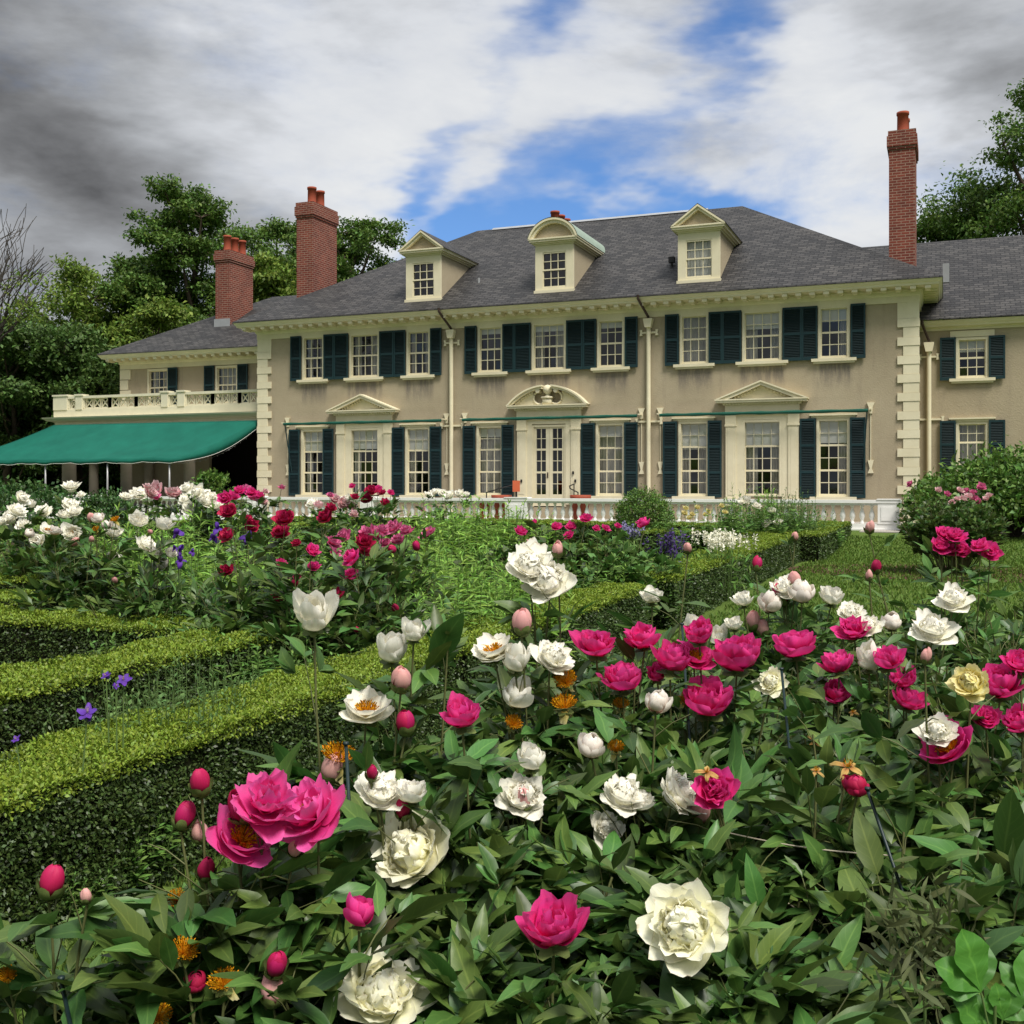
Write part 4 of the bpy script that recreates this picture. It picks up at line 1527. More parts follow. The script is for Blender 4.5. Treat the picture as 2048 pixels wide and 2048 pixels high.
handrail([(1148, 968, 35.8), (1139, 972, 35.4), (1140, 977, 35.2), (1156, 985, 34.6)], 'black iron handrail on the right side of the french door')
handrail([(1026, 970, 35.8), (1003, 976, 35.4), (990, 980, 35.0), (973, 985, 34.6)], 'black iron handrail on the left side of the french door')


# ------------------------------------------------------------------ leaf templates and scattering
def leaf_tpl(nseg=5, width=.36, fold=.22, droop=.25, wave=0.0, shape=.8):
    V, U, F = [], [], []
    for i in range(nseg + 1):
        s_ = i / nseg
        w = width / 2 * (sin(pi * s_ ** shape) ** .85 if 0 < s_ < 1 else 0)
        w = max(w, .004)
        z = -droop * s_ * s_
        for t in (-1, 0, 1):
            V.append((t * w, s_, z + fold * abs(t) * w + wave * sin(i * 2.2 + t) * w))
            U.append((.5 + .5 * t, s_))
    for i in range(nseg):
        for t in (0, 1):
            a = i * 3 + t
            F.append((a, a + 1, a + 4, a + 3))
    return np.array(V), np.array(F), np.array(U)


def quad_leaf(width=.55, fold=.15):
    w = width / 2
    V = np.array([(0, 0, 0), (w, .5, fold * w * 2), (0, 1, -.08), (-w, .5, fold * w * 2)])
    return V, np.array([(0, 1, 2, 3)]), np.array([(.5, 0), (1, .5), (.5, 1), (0, .5)])


def nrmz(a):
    return a / (np.linalg.norm(a, axis=-1, keepdims=True) + 1e-9)


def scatter(acc, tpl, P, fwd, nrm, L, W=None, mi=0):
    if isinstance(tpl, list):
        pick = rng.integers(len(tpl), size=len(P))
        for q in range(len(tpl)):
            k_ = pick == q
            if k_.any():
                scatter(acc, tpl[q], P[k_], fwd[k_], nrm[k_], np.broadcast_to(np.asarray(L, float), (len(P),))[k_], None, mi)
        return
    V, F, U = tpl
    Y = nrmz(fwd)
    X = nrmz(np.cross(Y, nrm))
    Z = np.cross(X, Y)
    L = np.broadcast_to(np.asarray(L, float), (len(P),))
    W = L if W is None else np.broadcast_to(np.asarray(W, float), (len(P),))
    out = P[:, None] + (V[None, :, 0, None] * W[:, None, None]) * X[:, None] + (V[None, :, 1, None] * L[:, None, None]) * Y[:, None] + (V[None, :, 2, None] * L[:, None, None]) * Z[:, None]
    n, k = len(P), len(V)
    FF = (F[None] + (np.arange(n) * k)[:, None, None]).reshape(-1, 4)
    acc.add(out.reshape(-1, 3), FF, np.tile(U, (n, 1)), mi)


T_HI = [leaf_tpl(6, .38, .28, .26, .12), leaf_tpl(6, .34, .40, .05, .10), leaf_tpl(6, .42, .18, .48, .16), leaf_tpl(6, .30, .3, .15, .2)]
T_MD = leaf_tpl(3, .34, .2, .2)
T_NARROW = leaf_tpl(3, .20, .15, .35)
T_NARROW_LO = leaf_tpl(2, .22, .15, .3)
T_Q = quad_leaf()
T_QN = quad_leaf(.35)


def rand_dirs(n):
    return nrmz(rng.normal(size=(n, 3)))


# ------------------------------------------------------------------ hedges
def hedge(boxes, label, ztop, leaf, dens, zb=0.0, faces='TLRFB', top_dens=1.0):
    """clipped box hedge: twiggy core and thousands of small leaves on top and sides"""
    cx = np.mean([(b_[0] + b_[1]) / 2 for b_ in boxes]); cy = np.mean([(b_[2] + b_[3]) / 2 for b_ in boxes])
    t = empty('boxwood_hedge', (cx, cy, zb), label, 'hedge', 'clipped boxwood hedges')
    core = MB()
    for k, (x0, x1, y0, y1) in enumerate(boxes):
        e = .035 + .003 * k
        core.box(x0 + e, x1 - e, y0 + e, y1 - e, zb, ztop - .05 - .003 * k)
    core.build('branches', M['boxcore'], t)
    a = Acc()
    for bi, (x0, x1, y0, y1) in enumerate(boxes):
        for f in faces:
            w, d, h = x1 - x0, y1 - y0, ztop - zb
            A = {'T': w * d, 'L': d * h, 'R': d * h, 'F': w * h, 'B': w * h}[f]
            n = int(A * dens * (top_dens if f == 'T' else 1))
            r = rng.random((n, 2))
            if f == 'T':
                P = np.stack([x0 + r[:, 0] * w, y0 + r[:, 1] * d, np.full(n, ztop)], 1); N = np.array([0, 0, 1.])
            elif f in 'LR':
                P = np.stack([np.full(n, x1 if f == 'R' else x0), y0 + r[:, 0] * d, zb + r[:, 1] * h], 1); N = np.array([1. if f == 'R' else -1., 0, 0])
            else:
                P = np.stack([x0 + r[:, 0] * w, np.full(n, y0 if f == 'F' else y1), zb + r[:, 1] * h], 1); N = np.array([0, -1. if f == 'F' else 1., 0])
            keep = np.ones(n, bool)
            for bj, (a0, a1, b0, b1) in enumerate(boxes):
                if bj != bi:
                    m_ = .02
                    keep &= ~((P[:, 0] > a0 + m_) & (P[:, 0] < a1 - m_) & (P[:, 1] > b0 + m_) & (P[:, 1] < b1 - m_)) | ((f == 'T') & (bj > bi))
            P = P[keep]; n = len(P)
            if n == 0:
                continue
            und = .012 * np.sin(P[:, 0] * 7 + P[:, 1] * 5) + .010 * np.sin(P[:, 1] * 11 - P[:, 2] * 9) + .008 * np.sin(P[:, 0] * 19 + P[:, 2] * 23 + P[:, 1] * 3)
            depth = -np.abs(rng.normal(0, .014 if f == 'T' else .024, n)) + und
            if f != 'T':   # softened upper arris, rougher lower skirts
                up = (P[:, 2] - (ztop - .06)) / .06
                depth -= np.clip(up, 0, 1) ** 2 * .03
                depth += rng.normal(0, .012, n) * (P[:, 2] < ztop - .1)
            P = P + N * depth[:, None]
            dirs = nrmz(rand_dirs(n) + N * (.55 if f == 'T' else .6) + np.array([0, 0, .2]))
            nr = nrmz(rand_dirs(n) * .8 + N * .9 + np.array([0, 0, .4]))
            L = leaf * rng.uniform(.7, 1.35, n)
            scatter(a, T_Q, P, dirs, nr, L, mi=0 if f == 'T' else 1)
            if f != 'T':    # new shoots along the upper sides, with the lit top tone in their colour
                m2 = (P[:, 2] > ztop - .05)
                q = P[m2]
                if len(q):
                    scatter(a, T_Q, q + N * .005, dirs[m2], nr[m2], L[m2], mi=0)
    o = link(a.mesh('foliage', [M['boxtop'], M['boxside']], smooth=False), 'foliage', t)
    return t


hedge([(-3.44, -2.88, 2.2, 6.4)], 'near end of the long clipped hedge at lower left beside the front peony bed', .55, .0175, 27000, faces='TRL')
hedge([(-3.40, -2.84, 6.4, 11.0)], 'farther half of the long clipped hedge running behind the tall white peonies', .55, .023, 13000, faces='TRLB')
hedge([(-3.50, -2.78, 11.8, 23.0), (-4.25, -3.0, 11.8, 12.5)], 'tall clipped hedge along the right of the garden bordering the grass path', .57, .030, 6500, faces='TRLFB')
hedge([(-3.35, -2.38, 23.2, 31.0), (-6.6, -3.0, 23.2, 24.0)], 'farthest clipped hedge block on the grass path before the white balustrade', .57, .042, 2600, faces='TRLFB')
hedge([(-4.97, -4.35, 2.6, 6.45)], 'clipped hedge at left edge parallel to the long front hedge behind the violet columbines', .55, .021, 14000, faces='TRL')
hedge([(-12.0, -4.35, 6.45, 7.02)], 'clipped cross hedge at left with its dark front face towards the camera', .55, .023, 10500, faces='TFR')
hedge([(-15.0, -7.85, 7.5, 8.1)], 'second clipped cross hedge at left edge just behind the white flowered peony', .55, .03, 5000, faces='TFR')
hedge([(-16.0, -9.3, 8.7, 9.4)], 'third clipped cross hedge at the left edge below the tall white peonies', .57, .034, 4000, faces='TFR')
hedge([(-19.2, -12.6, 23.4, 24.2)], 'thin far hedge bar left of centre behind the crimson peonies', .60, .045, 2200, faces='TFR')
hedge([(-18.2, -9.0, 27.6, 28.4)], 'pale thin hedge line in the middle distance before the white balustrade', .60, .05, 2000, faces='TF')
hedge([(-10.9, -4.8, 27.2, 28.1)], 'far hedge bar under the round shrub in front of the balustrade', .58, .05, 2000, faces='TFR')

# ------------------------------------------------------------------ grass blades
def blades():
    a = Acc()
    n = 26000
    P1 = np.stack([rng.uniform(-2.85, -1.6, n), rng.uniform(2.0, 9.0, n), np.zeros(n)], 1)
    n2 = 60000
    yy = 6 + 24 * rng.random(n2) ** 1.3
    P2 = np.stack([rng.uniform(-2.6, 4.5, n2), yy, np.zeros(n2)], 1)
    P2[:, 2] = [gz(y) for y in P2[:, 1]]
    for P, L in ((P1, .045), (P2, .06)):
        k = len(P)
        d = nrmz(np.stack([rng.normal(0, .45, k), rng.normal(0, .45, k), np.ones(k)], 1))
        scatter(a, quad_leaf(.14), P, d, rand_dirs(k), L * rng.uniform(.6, 1.4, k), W=np.full(k, L * 1.2) * (1 + P[:, 1] / 12))
    tag(link(a.mesh('grass', M['grass'], False), 'grass'), kind='stuff', label='short mown grass of the path beside the clipped hedges', cat='grass')


blades()


# ------------------------------------------------------------------ blossoms
def petal(L, W, p0, p1, r0=.03, nu=10, nv=8, ruf=.03, notch=.08, ph=None, curl=0.0, ztop=None):
    """one petal as a grid wrapped round the flower axis (+Z)"""
    ph = rng.random(6) * 6.28
    s_ = np.linspace(0, 1, nv + 1)
    t = np.linspace(-1, 1, nu + 1)
    S, T = np.meshgrid(s_, t, indexing='ij')
    Ls = L * (1 - notch * .7 * (.5 + .5 * np.sin(T * 3.5 + ph[0])) - notch * .45 * (.5 + .5 * np.sin(T * 7 + ph[1])) - .24 * np.abs(T) ** 3)
    ang = p0 + (p1 - p0) * s_ ** 1.1 + curl * np.clip(s_ - .7, 0, 1) / .3
    dr = np.concatenate([[0], np.cumsum(np.cos((ang[:-1] + ang[1:]) / 2))]) / nv
    dz = np.concatenate([[0], np.cumsum(np.sin((ang[:-1] + ang[1:]) / 2))]) / nv
    w = W * np.clip(np.sin(pi * (.07 + .66 * s_ ** .85)), .05, 1)
    r = r0 + dr[:, None] * Ls
    z = dz[:, None] * Ls
    x = w[:, None] * T
    rr = r + .16
    th = x / np.maximum(rr, .08)
    R_ = rr * np.cos(th) - .16
    Xl = rr * np.sin(th)
    rf = ruf * S ** 1.5 * (np.sin(T * 5 + ph[2] + S * 3) + .55 * np.sin(T * 11 + ph[3] - S * 5) + .35 * S ** 2 * np.sin(T * 19 + ph[4]))
    R_ = R_ + rf * np.sin(ang)[:, None] * .8
    z = z + rf * np.cos(ang)[:, None] * .8
    V = np.stack([R_, Xl, z], 2).reshape(-1, 3)
    i, j = np.meshgrid(np.arange(nv), np.arange(nu), indexing='ij')
    i, j = i.ravel(), j.ravel()
    k = nu + 1
    F = np.stack([i * k + j, (i + 1) * k + j, (i + 1) * k + j + 1, i * k + j + 1], 1)
    U = np.stack([(T + 1) / 2, S], 2).reshape(-1, 2)
    return V, F, U


def rotz(V, a):
    c, s_ = cos(a), sin(a)
    return V @ np.array([[c, s_, 0], [-s_, c, 0], [0, 0, 1]])


def whorl(acc, n, L, W, p0, p1, a0=0, jit=.12, r0=.03, z0=0, **kw):
    for i in range(n):
        k = 1 + rng.normal(0, jit)
        V, F, U = petal(L * k, W * (1 + rng.normal(0, jit * .7)), R(p0 + rng.normal(0, 40 * jit)), R(p1 + rng.normal(0, 60 * jit)), r0, **kw)
        V[:, 2] += z0
        acc.add(rotz(V, a0 + 2 * pi * (i + rng.normal(0, .12)) / n), F, U)


def stamens(n, h, spread, anther=.028):
    a = Acc()
    az = rng.random(n) * 2 * pi
    q = np.sqrt(rng.random(n))
    D = nrmz(np.stack([np.cos(az) * q * spread, np.sin(az) * q * spread, np.ones(n) * .8], 1))
    Lg = h * rng.uniform(.75, 1.1, n)
    P0 = np.stack([np.cos(az) * q * .05, np.sin(az) * q * .05, np.zeros(n)], 1)
    tip = P0 + D * Lg[:, None]
    side = nrmz(np.cross(D, rand_dirs(n))) * .006
    V = np.stack([P0 - side, P0 + side, tip + side, tip - side], 1).reshape(-1, 3)
    a.add(V, np.arange(n * 4).reshape(-1, 4))
    s2 = nrmz(np.cross(D, rand_dirs(n)))
    s3 = np.cross(D, s2)
    w = anther * .45
    c = tip
    ring = [c - D * anther, c + s2 * w, c + s3 * w, c - s2 * w, c - s3 * w, c + D * anther]
    V = np.stack(ring, 1).reshape(-1, 3)
    b0 = (np.arange(n) * 6)[:, None]
    F = np.concatenate([b0 + np.array([[0, 1, 5, 2]]), b0 + np.array([[0, 2, 5, 3]]), b0 + np.array([[0, 3, 5, 4]]), b0 + np.array([[0, 4, 5, 1]])])
    a.add(V, F)
    return a


def calyx_acc(r=.13, tight=False, drop=0.):
    a = Acc()
    whorl(a, 5, .30 if tight else .26, .13, 10 if tight else -25, 95 if tight else 10, r0=.03, z0=-.04, nu=3, nv=3, ruf=.01, notch=.02)
    k = 8
    rings = []
    for z, rr in ((-.12, .035), (-.07, .08), (-.02, .10), (.03, .06)):
        rings.append(np.array([(rr * cos(2 * pi * j / k), rr * sin(2 * pi * j / k), z) for j in range(k)]))
    V = np.concatenate(rings)
    F = [(i * k + j, i * k + (j + 1) % k, (i + 1) * k + (j + 1) % k, (i + 1) * k + j) for i in range(3) for j in range(k)]
    a.add(V, F)
    return a


def dome(acc, rad, rows, L, W):
    """ruffled petals laid like scales over a solid little mound"""
    k, m_ = 12, 6
    V = np.array([(rad * .93 * cos(e) * cos(2 * pi * j / k), rad * .93 * cos(e) * sin(2 * pi * j / k), rad * .93 * sin(e)) for e in np.linspace(-.5, pi / 2 - .02, m_) for j in range(k)])
    F = [(i * k + j, i * k + (j + 1) % k, (i + 1) * k + (j + 1) % k, (i + 1) * k + j) for i in range(m_ - 1) for j in range(k)]
    acc.add(V, F, np.tile([.5, .55], (len(V), 1)))
    for e, n in rows:
        a0 = rng.random() * 6
        for i in range(n):
            ee = e + rng.normal(0, 5)
            t_ = rng.uniform(18, 62)
            V, F, U = petal(L * rng.uniform(.75, 1.2), W * rng.uniform(.75, 1.25), R(ee + 90 - t_), R(ee + 100 + rng.uniform(-20, 45)), rad * .85 * cos(R(ee)), nu=6, nv=5, ruf=.05, notch=.16)
            V[:, 2] += rad * .85 * sin(R(ee))
            acc.add(rotz(V, a0 + 2 * pi * (i + rng.normal(0, .15)) / n), F, U)


def make_bloom(kind, col):
    """returns list of (part name, mesh) with overall diameter 1, opening along +Z"""
    a = Acc()
    st, cx, core = None, calyx_acc(), None
    if kind == 'double':      # bomb of ruffled petals on broad guard petals
        whorl(a, 7, .52, .26, -6, 38, r0=.02, ruf=.035, notch=.1)
        whorl(a, 6, .46, .24, 14, 62, a0=.4, r0=.02, z0=.03, ruf=.04, notch=.12)
        dome(a, .25, ((8, 9), (28, 9), (48, 8), (66, 6), (84, 4)), .25, .125)
    elif kind == 'cup':       # open cup, layered
        whorl(a, 5, .62, .31, 6, 76, r0=.02, ruf=.035, notch=.09)
        whorl(a, 5, .62, .30, 24, 90, a0=.6, r0=.02, z0=.02, ruf=.035, notch=.1)
        whorl(a, 5, .55, .25, 34, 96, a0=.2, r0=.02, z0=.04, ruf=.04, notch=.11)
        whorl(a, 4, .44, .18, 52, 100, a0=.5, r0=.02, z0=.05, ruf=.05, notch=.12)
        st = stamens(50, .22, .7)
    elif kind == 'single':    # wide bowl with golden centre
        whorl(a, 6, .54, .31, -4, 48, r0=.03, ruf=.03, notch=.08)
        whorl(a, 6, .50, .28, 12, 68, a0=.5, r0=.03, z0=.02, ruf=.03, notch=.08)
        st = stamens(130, .20, 1.0)
    elif kind == 'tulip':     # half open
        whorl(a, 4, .80, .32, 14, 98, r0=.02, ruf=.03, notch=.07)
        whorl(a, 4, .82, .33, 30, 112, a0=.75, r0=.02, z0=.02, ruf=.03, notch=.07)
        whorl(a, 4, .74, .27, 46, 112, a0=.3, r0=.02, z0=.04, ruf=.03, notch=.08)
    elif kind == 'loose':     # fully open, long floppy petals
        whorl(a, 6, .58, .27, -14, 34, r0=.02, ruf=.045, notch=.09)
        whorl(a, 5, .56, .26, 8, 58, a0=.5, r0=.02, z0=.02, ruf=.045, notch=.1)
        whorl(a, 5, .50, .24, 34, 82, a0=.2, r0=.02, z0=.04, ruf=.05, notch=.11)
        whorl(a, 3, .42, .18, 55, 100, a0=.9, r0=.02, z0=.04, ruf=.05, notch=.12)
        st = stamens(40, .2, .7)
    elif kind == 'ball':      # globe, petals still closed over
        whorl(a, 4, .86, .36, -8, 118, r0=.03, ruf=.025, notch=.06, jit=.1)
        whorl(a, 5, .96, .38, 4, 150, a0=.6, r0=.02, z0=.015, ruf=.02, notch=.05, jit=.06)
        whorl(a, 6, .92, .34, 16, 160, a0=.2, r0=.02, z0=.03, ruf=.03, notch=.08)
        dome(a, .30, ((50, 5), (75, 3)), .22, .12)
        a.V[-9:] = [v + np.array([0, 0, .22]) for v in a.V[-9:]]
        for k in range(0):
            e = rng.uniform(60, 95)
            V, F, U = petal(rng.uniform(.50, .62), .13, R(e), R(e + 30), .02, nu=4, nv=4, ruf=.04, notch=.15)
            a.add(rotz(V, rng.random() * 6.28), F, U)
    elif kind == 'bud':
        whorl(a, 3, 1.24, .40, 14, 160, r0=.035, ruf=.012, notch=.03, jit=.05, nv=9)
        whorl(a, 4, 1.20, .46, 18, 172, a0=.7, r0=.015, z0=.02, ruf=.004, notch=.01, jit=.03, nv=9)
        cx = calyx_acc()
        whorl(cx, 5, .74, .27, 0, 88, r0=.05, z0=-.05, nu=4, nv=5, ruf=.004, notch=.02, jit=.05)
        whorl(cx, 3, .52, .24, -8, 60, a0=.5, r0=.05, z0=-.06, nu=4, nv=4, ruf=.004, notch=.02, jit=.05)
    elif kind == 'pom':       # spent flower: stamens, a few limp petals
        st = stamens(240, .42, 1.25, .045)
        whorl(a, 3, .42, .15, -50, -85, r0=.05, ruf=.05, notch=.15)
    elif kind == 'spent':
        whorl(a, 4, .55, .12, 15, -40, r0=.05, ruf=.06, notch=.2)
        st = stamens(30, .22, .6, .03)
    elif kind == 'rose':      # dense double
        whorl(a, 7, .52, .24, -10, 60, r0=.02, ruf=.04, notch=.12, nu=4, nv=4)
        whorl(a, 7, .48, .22, 12, 88, a0=.4, r0=.02, z0=.04, ruf=.045, notch=.14, nu=4, nv=4)
        for k in range(26):
            e = rng.uniform(35, 95)
            V, F, U = petal(rng.uniform(.34, .48), rng.uniform(.10, .16), R(e), R(e + rng.uniform(10, 45)), .02, nu=3, nv=4, ruf=.05, notch=.2)
            V[:, 2] += .04
            a.add(rotz(V, rng.random() * 6.28), F, U)
    elif kind == 'iris':
        whorl(a, 3, .62, .22, 20, -95, r0=.03, ruf=.05, notch=.08, nu=4)
        whorl(a, 3, .56, .2, 55, 125, a0=1.05, r0=.03, ruf=.05, notch=.08, nu=4)
    elif kind == 'columbine':
        whorl(a, 5, .55, .18, -20, 35, r0=.03, ruf=.03, notch=.05, nu=4)
        whorl(a, 6, .40, .13, -60, -95, a0=.5, r0=.08, ruf=.02, notch=.05, nu=3)
        st = stamens(16, .25, .3)
    V = np.concatenate(a.V)
    rad = np.percentile(np.hypot(V[:, 0], V[:, 1]), 97) * 2
    if kind == 'pom':
        rad = .85
    f = 1 / rad
    parts = []
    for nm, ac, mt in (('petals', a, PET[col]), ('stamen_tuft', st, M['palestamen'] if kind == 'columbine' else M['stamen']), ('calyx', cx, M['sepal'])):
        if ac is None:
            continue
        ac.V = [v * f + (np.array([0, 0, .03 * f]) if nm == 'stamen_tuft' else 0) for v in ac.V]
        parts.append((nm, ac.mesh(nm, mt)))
    return parts


_bl = {}
NVAR = {'double': 7, 'cup': 8, 'bud': 4, 'rose': 5, 'single': 4, 'tulip': 5, 'ball': 5}


def bloom(plant, kind, col, p, size, face, simple=False):
    """flower as a part of its plant; stamens and calyx are its sub-parts"""
    k = (kind, col, int(rng.integers(NVAR.get(kind, 2))))
    if k not in _bl:
        _bl[k] = make_bloom(kind, col)
    parts = _bl[k]
    o = bpy.data.objects.new('bud' if kind == 'bud' else 'seed_head' if kind in ('pom', 'spent') else 'blossom', parts[0][1])
    COL.objects.link(o)
    o.parent = plant
    o.matrix_parent_inverse = Matrix.Translation(plant.location).inverted()
    face = np.asarray(face) + rng.normal(0, .13, 3)
    q = Vector(face).to_track_quat('Z', 'X')
    o.rotation_mode = 'QUATERNION'
    from mathutils import Quaternion
    o.rotation_quaternion = q @ Quaternion((0, 0, 1), rng.random() * 6.28)
    o.location = p
    sx_, sy_ = size * rng.uniform(.92, 1.06), size * rng.uniform(.92, 1.06)
    o.scale = (sx_, sy_, size * (rng.uniform(.9, 1.12) if kind != 'bud' else rng.uniform(1.15, 1.4)))
    for nm, me in parts[1:]:
        if simple and nm == 'calyx':
            continue
        c = bpy.data.objects.new(nm, me)
        COL.objects.link(c)
        c.parent = o
    return o


# ------------------------------------------------------------------ peony foliage
CLEAR = []      # blossoms that stand clear of their neighbours' leaves


def view_xyd(P):
    d = -P[:, 0] * SY + P[:, 1] * CY
    return 1024 + FPX * (P[:, 0] * CY + P[:, 1] * SY) / d, HV - FPX * (P[:, 2] - EZ) / d, d


def thin_out(LP, LD, LS):
    keep = np.ones(len(LP), bool)
    if not CLEAR:
        return keep
    C = np.array([c[0] for c in CLEAR]); r = np.array([c[1] for c in CLEAR])
    cu, cv, cd = view_xyd(C)
    cr = FPX * r / cd
    for f in (.1, .5, .95):
        u_, v_, d = view_xyd(LP + nrmz(LD) * (LS * f)[:, None])
        for i in range(len(C)):
            keep &= ~((np.hypot(u_ - cu[i], v_ - cv[i]) < cr[i]) & (d < cd[i]))
    return keep


def peony_foliage(acc, base, rad, height, nst, leaf=.13, tpl=T_HI, nleaf=5, mi_leaf=0, mi_stem=1, bloom_pts=()):
    base = np.asarray(base, float)
    LP, LD, LN, LS = [], [], [], []
    stems = []
    for i in range(nst):
        az = rng.random() * 2 * pi
        q = sqrt(rng.random())
        h = height * (1 - .28 * q * q) * rng.uniform(.78, 1.06)
        top = base + np.array([cos(az) * q * rad, sin(az) * q * rad, h])
        b0 = base + np.array([cos(az) * q * rad * .3, sin(az) * q * rad * .3, 0])
        stems.append((b0, top, 0.0045))
    for p in bloom_pts:
        p = np.asarray(p, float)
        v = p[:2] - base[:2]
        b0 = base + np.array([v[0] * .35, v[1] * .35, 0])
        stems.append((b0, p, 0.0042))
    for si, (b0, top, r) in enumerate(stems):
        t = np.linspace(0, 1, 6)[:, None]
        mid = (b0 + top) / 2 + np.append(rng.normal(0, .03, 2), .04)
        P = (1 - t) ** 2 * b0 + 2 * t * (1 - t) * mid + t ** 2 * top
        acc.tube(P, r * 1.25, r * .8, 4, mi_stem)
        isb = si >= nst
        lo = .25
        hi = .93 if isb else 1.0
        n = nleaf
        for k in range(n):
            f = lo + (hi - lo) * (k + rng.random() * .8) / n
            p = (1 - f) ** 2 * b0 + 2 * f * (1 - f) * mid + f * f * top
            az = k * 2.4 + si * 1.7 + rng.normal(0, .3)
            el = R(rng.uniform(12, 62)) * (1 if f < .85 else 1.2)
            pl = leaf * rng.uniform(.9, 1.5) * (1.15 - .45 * (f > .8))
            d = np.array([cos(az) * cos(el), sin(az) * cos(el), sin(el)])
            side = np.array([-sin(az), cos(az), 0])
            upn = np.cross(d, side)
            tip = p + d * pl
            acc.tube(np.array([p, p + d * pl * .5 + [0, 0, .01], tip]), .0026, .0016, 3, mi_stem)
            sc_ = leaf * rng.uniform(.8, 1.2) * (1 - .3 * (f > .85))
            grp = [(tip, 0.0), (p + d * pl * .62, .85), (p + d * pl * .62, -.85)]
            if f > .88:
                grp = grp[:1]
            for (o_, ga) in grp:
                gd = d * cos(ga) + side * sin(ga)
                oo = o_ + (gd * leaf * .35 if ga else 0)
                for la in (-.62, 0, .62):
                    aa = la + rng.normal(0, .12)
                    s2 = np.cross(upn, gd)
                    ld = gd * cos(aa) + s2 * sin(aa)
                    ld = ld + np.array([0, 0, rng.normal(.02, .28)])
                    LP.append(oo); LD.append(ld)
                    LN.append(np.array([0, 0, 1.]) * .8 - d * -.0 + upn * -.6 * 0 + rng.normal(0, .28, 3))
                    LS.append(sc_ * (1.12 if la == 0 else .88) * rng.uniform(.68, 1.32))
    LP, LD, LN, LS = map(np.array, (LP, LD, LN, LS))
    k = thin_out(LP, LD, LS)
    scatter(acc, tpl, LP[k], LD[k], LN[k], LS[k], mi=mi_leaf)


def peony(base, rad, height, nst, label, blooms=(), leaf=.135, tpl=T_HI, nleaf=5, lm='peonyleaf', group='peonies in the front bed', name='peony_plant', simple=False, cat='peony'):
    """blooms: (world point, kind, colour, size, face)"""
    t = empty(name, tuple(base), label, cat, group)
    a = Acc()
    bp = [np.asarray(p) - np.asarray(f) / np.linalg.norm(f) * s_ * .10 for p, k, c, s_, f in blooms]
    peony_foliage(a, base, rad, height, nst, leaf, tpl, nleaf, bloom_pts=bp)
    link(a.mesh('foliage', [M[lm], M['redstem']]), 'foliage', t)
    for p, k, c, s_, f in blooms:
        bloom(t, k, c, p, s_, f, simple)
    return t


def ground_below(u0, v0, u1, v1, d):
    a_, b_ = at(u0, v0, d), at(u1, v1, d * .97)
    k = a_[2] / (a_[2] - b_[2])
    return a_, a_ + (b_ - a_) * k


S19 = 2048 / 1932
SHORT = {'W': ('double', 'W'), 'C': ('double', 'C'), 'WT': ('tulip', 'W'), 'WS': ('single', 'W'), 'WC': ('cup', 'W'), 'WB': ('ball', 'B'), 'LB': ('bud', 'L'), 'P': ('cup', 'P'), 'PT': ('tulip', 'P'), 'PS': ('single', 'P'), 'PD': ('rose', 'P'),
         'H': ('loose', 'H'), 'HS': ('single', 'H'), 'PB': ('bud', 'D'), 'PR': ('ball', 'R'), 'Y': ('pom', 'Y'), 'SP': ('spent', 'O'), 'RB': ('bud', 'D'), 'GB': ('bud', 'L'), 'CY': ('double', 'Y')}


def face_to_cam(p, up=.8, az=0.0, toward=.8):
    d = np.array([-p[0], -p[1], 0.]); d /= np.linalg.norm(d)
    c, s_ = cos(R(az)), sin(R(az))
    d = np.array([d[0] * c - d[1] * s_, d[0] * s_ + d[1] * c, 0])
    v = d * toward + np.array([0, 0, up])
    return v / np.linalg.norm(v)


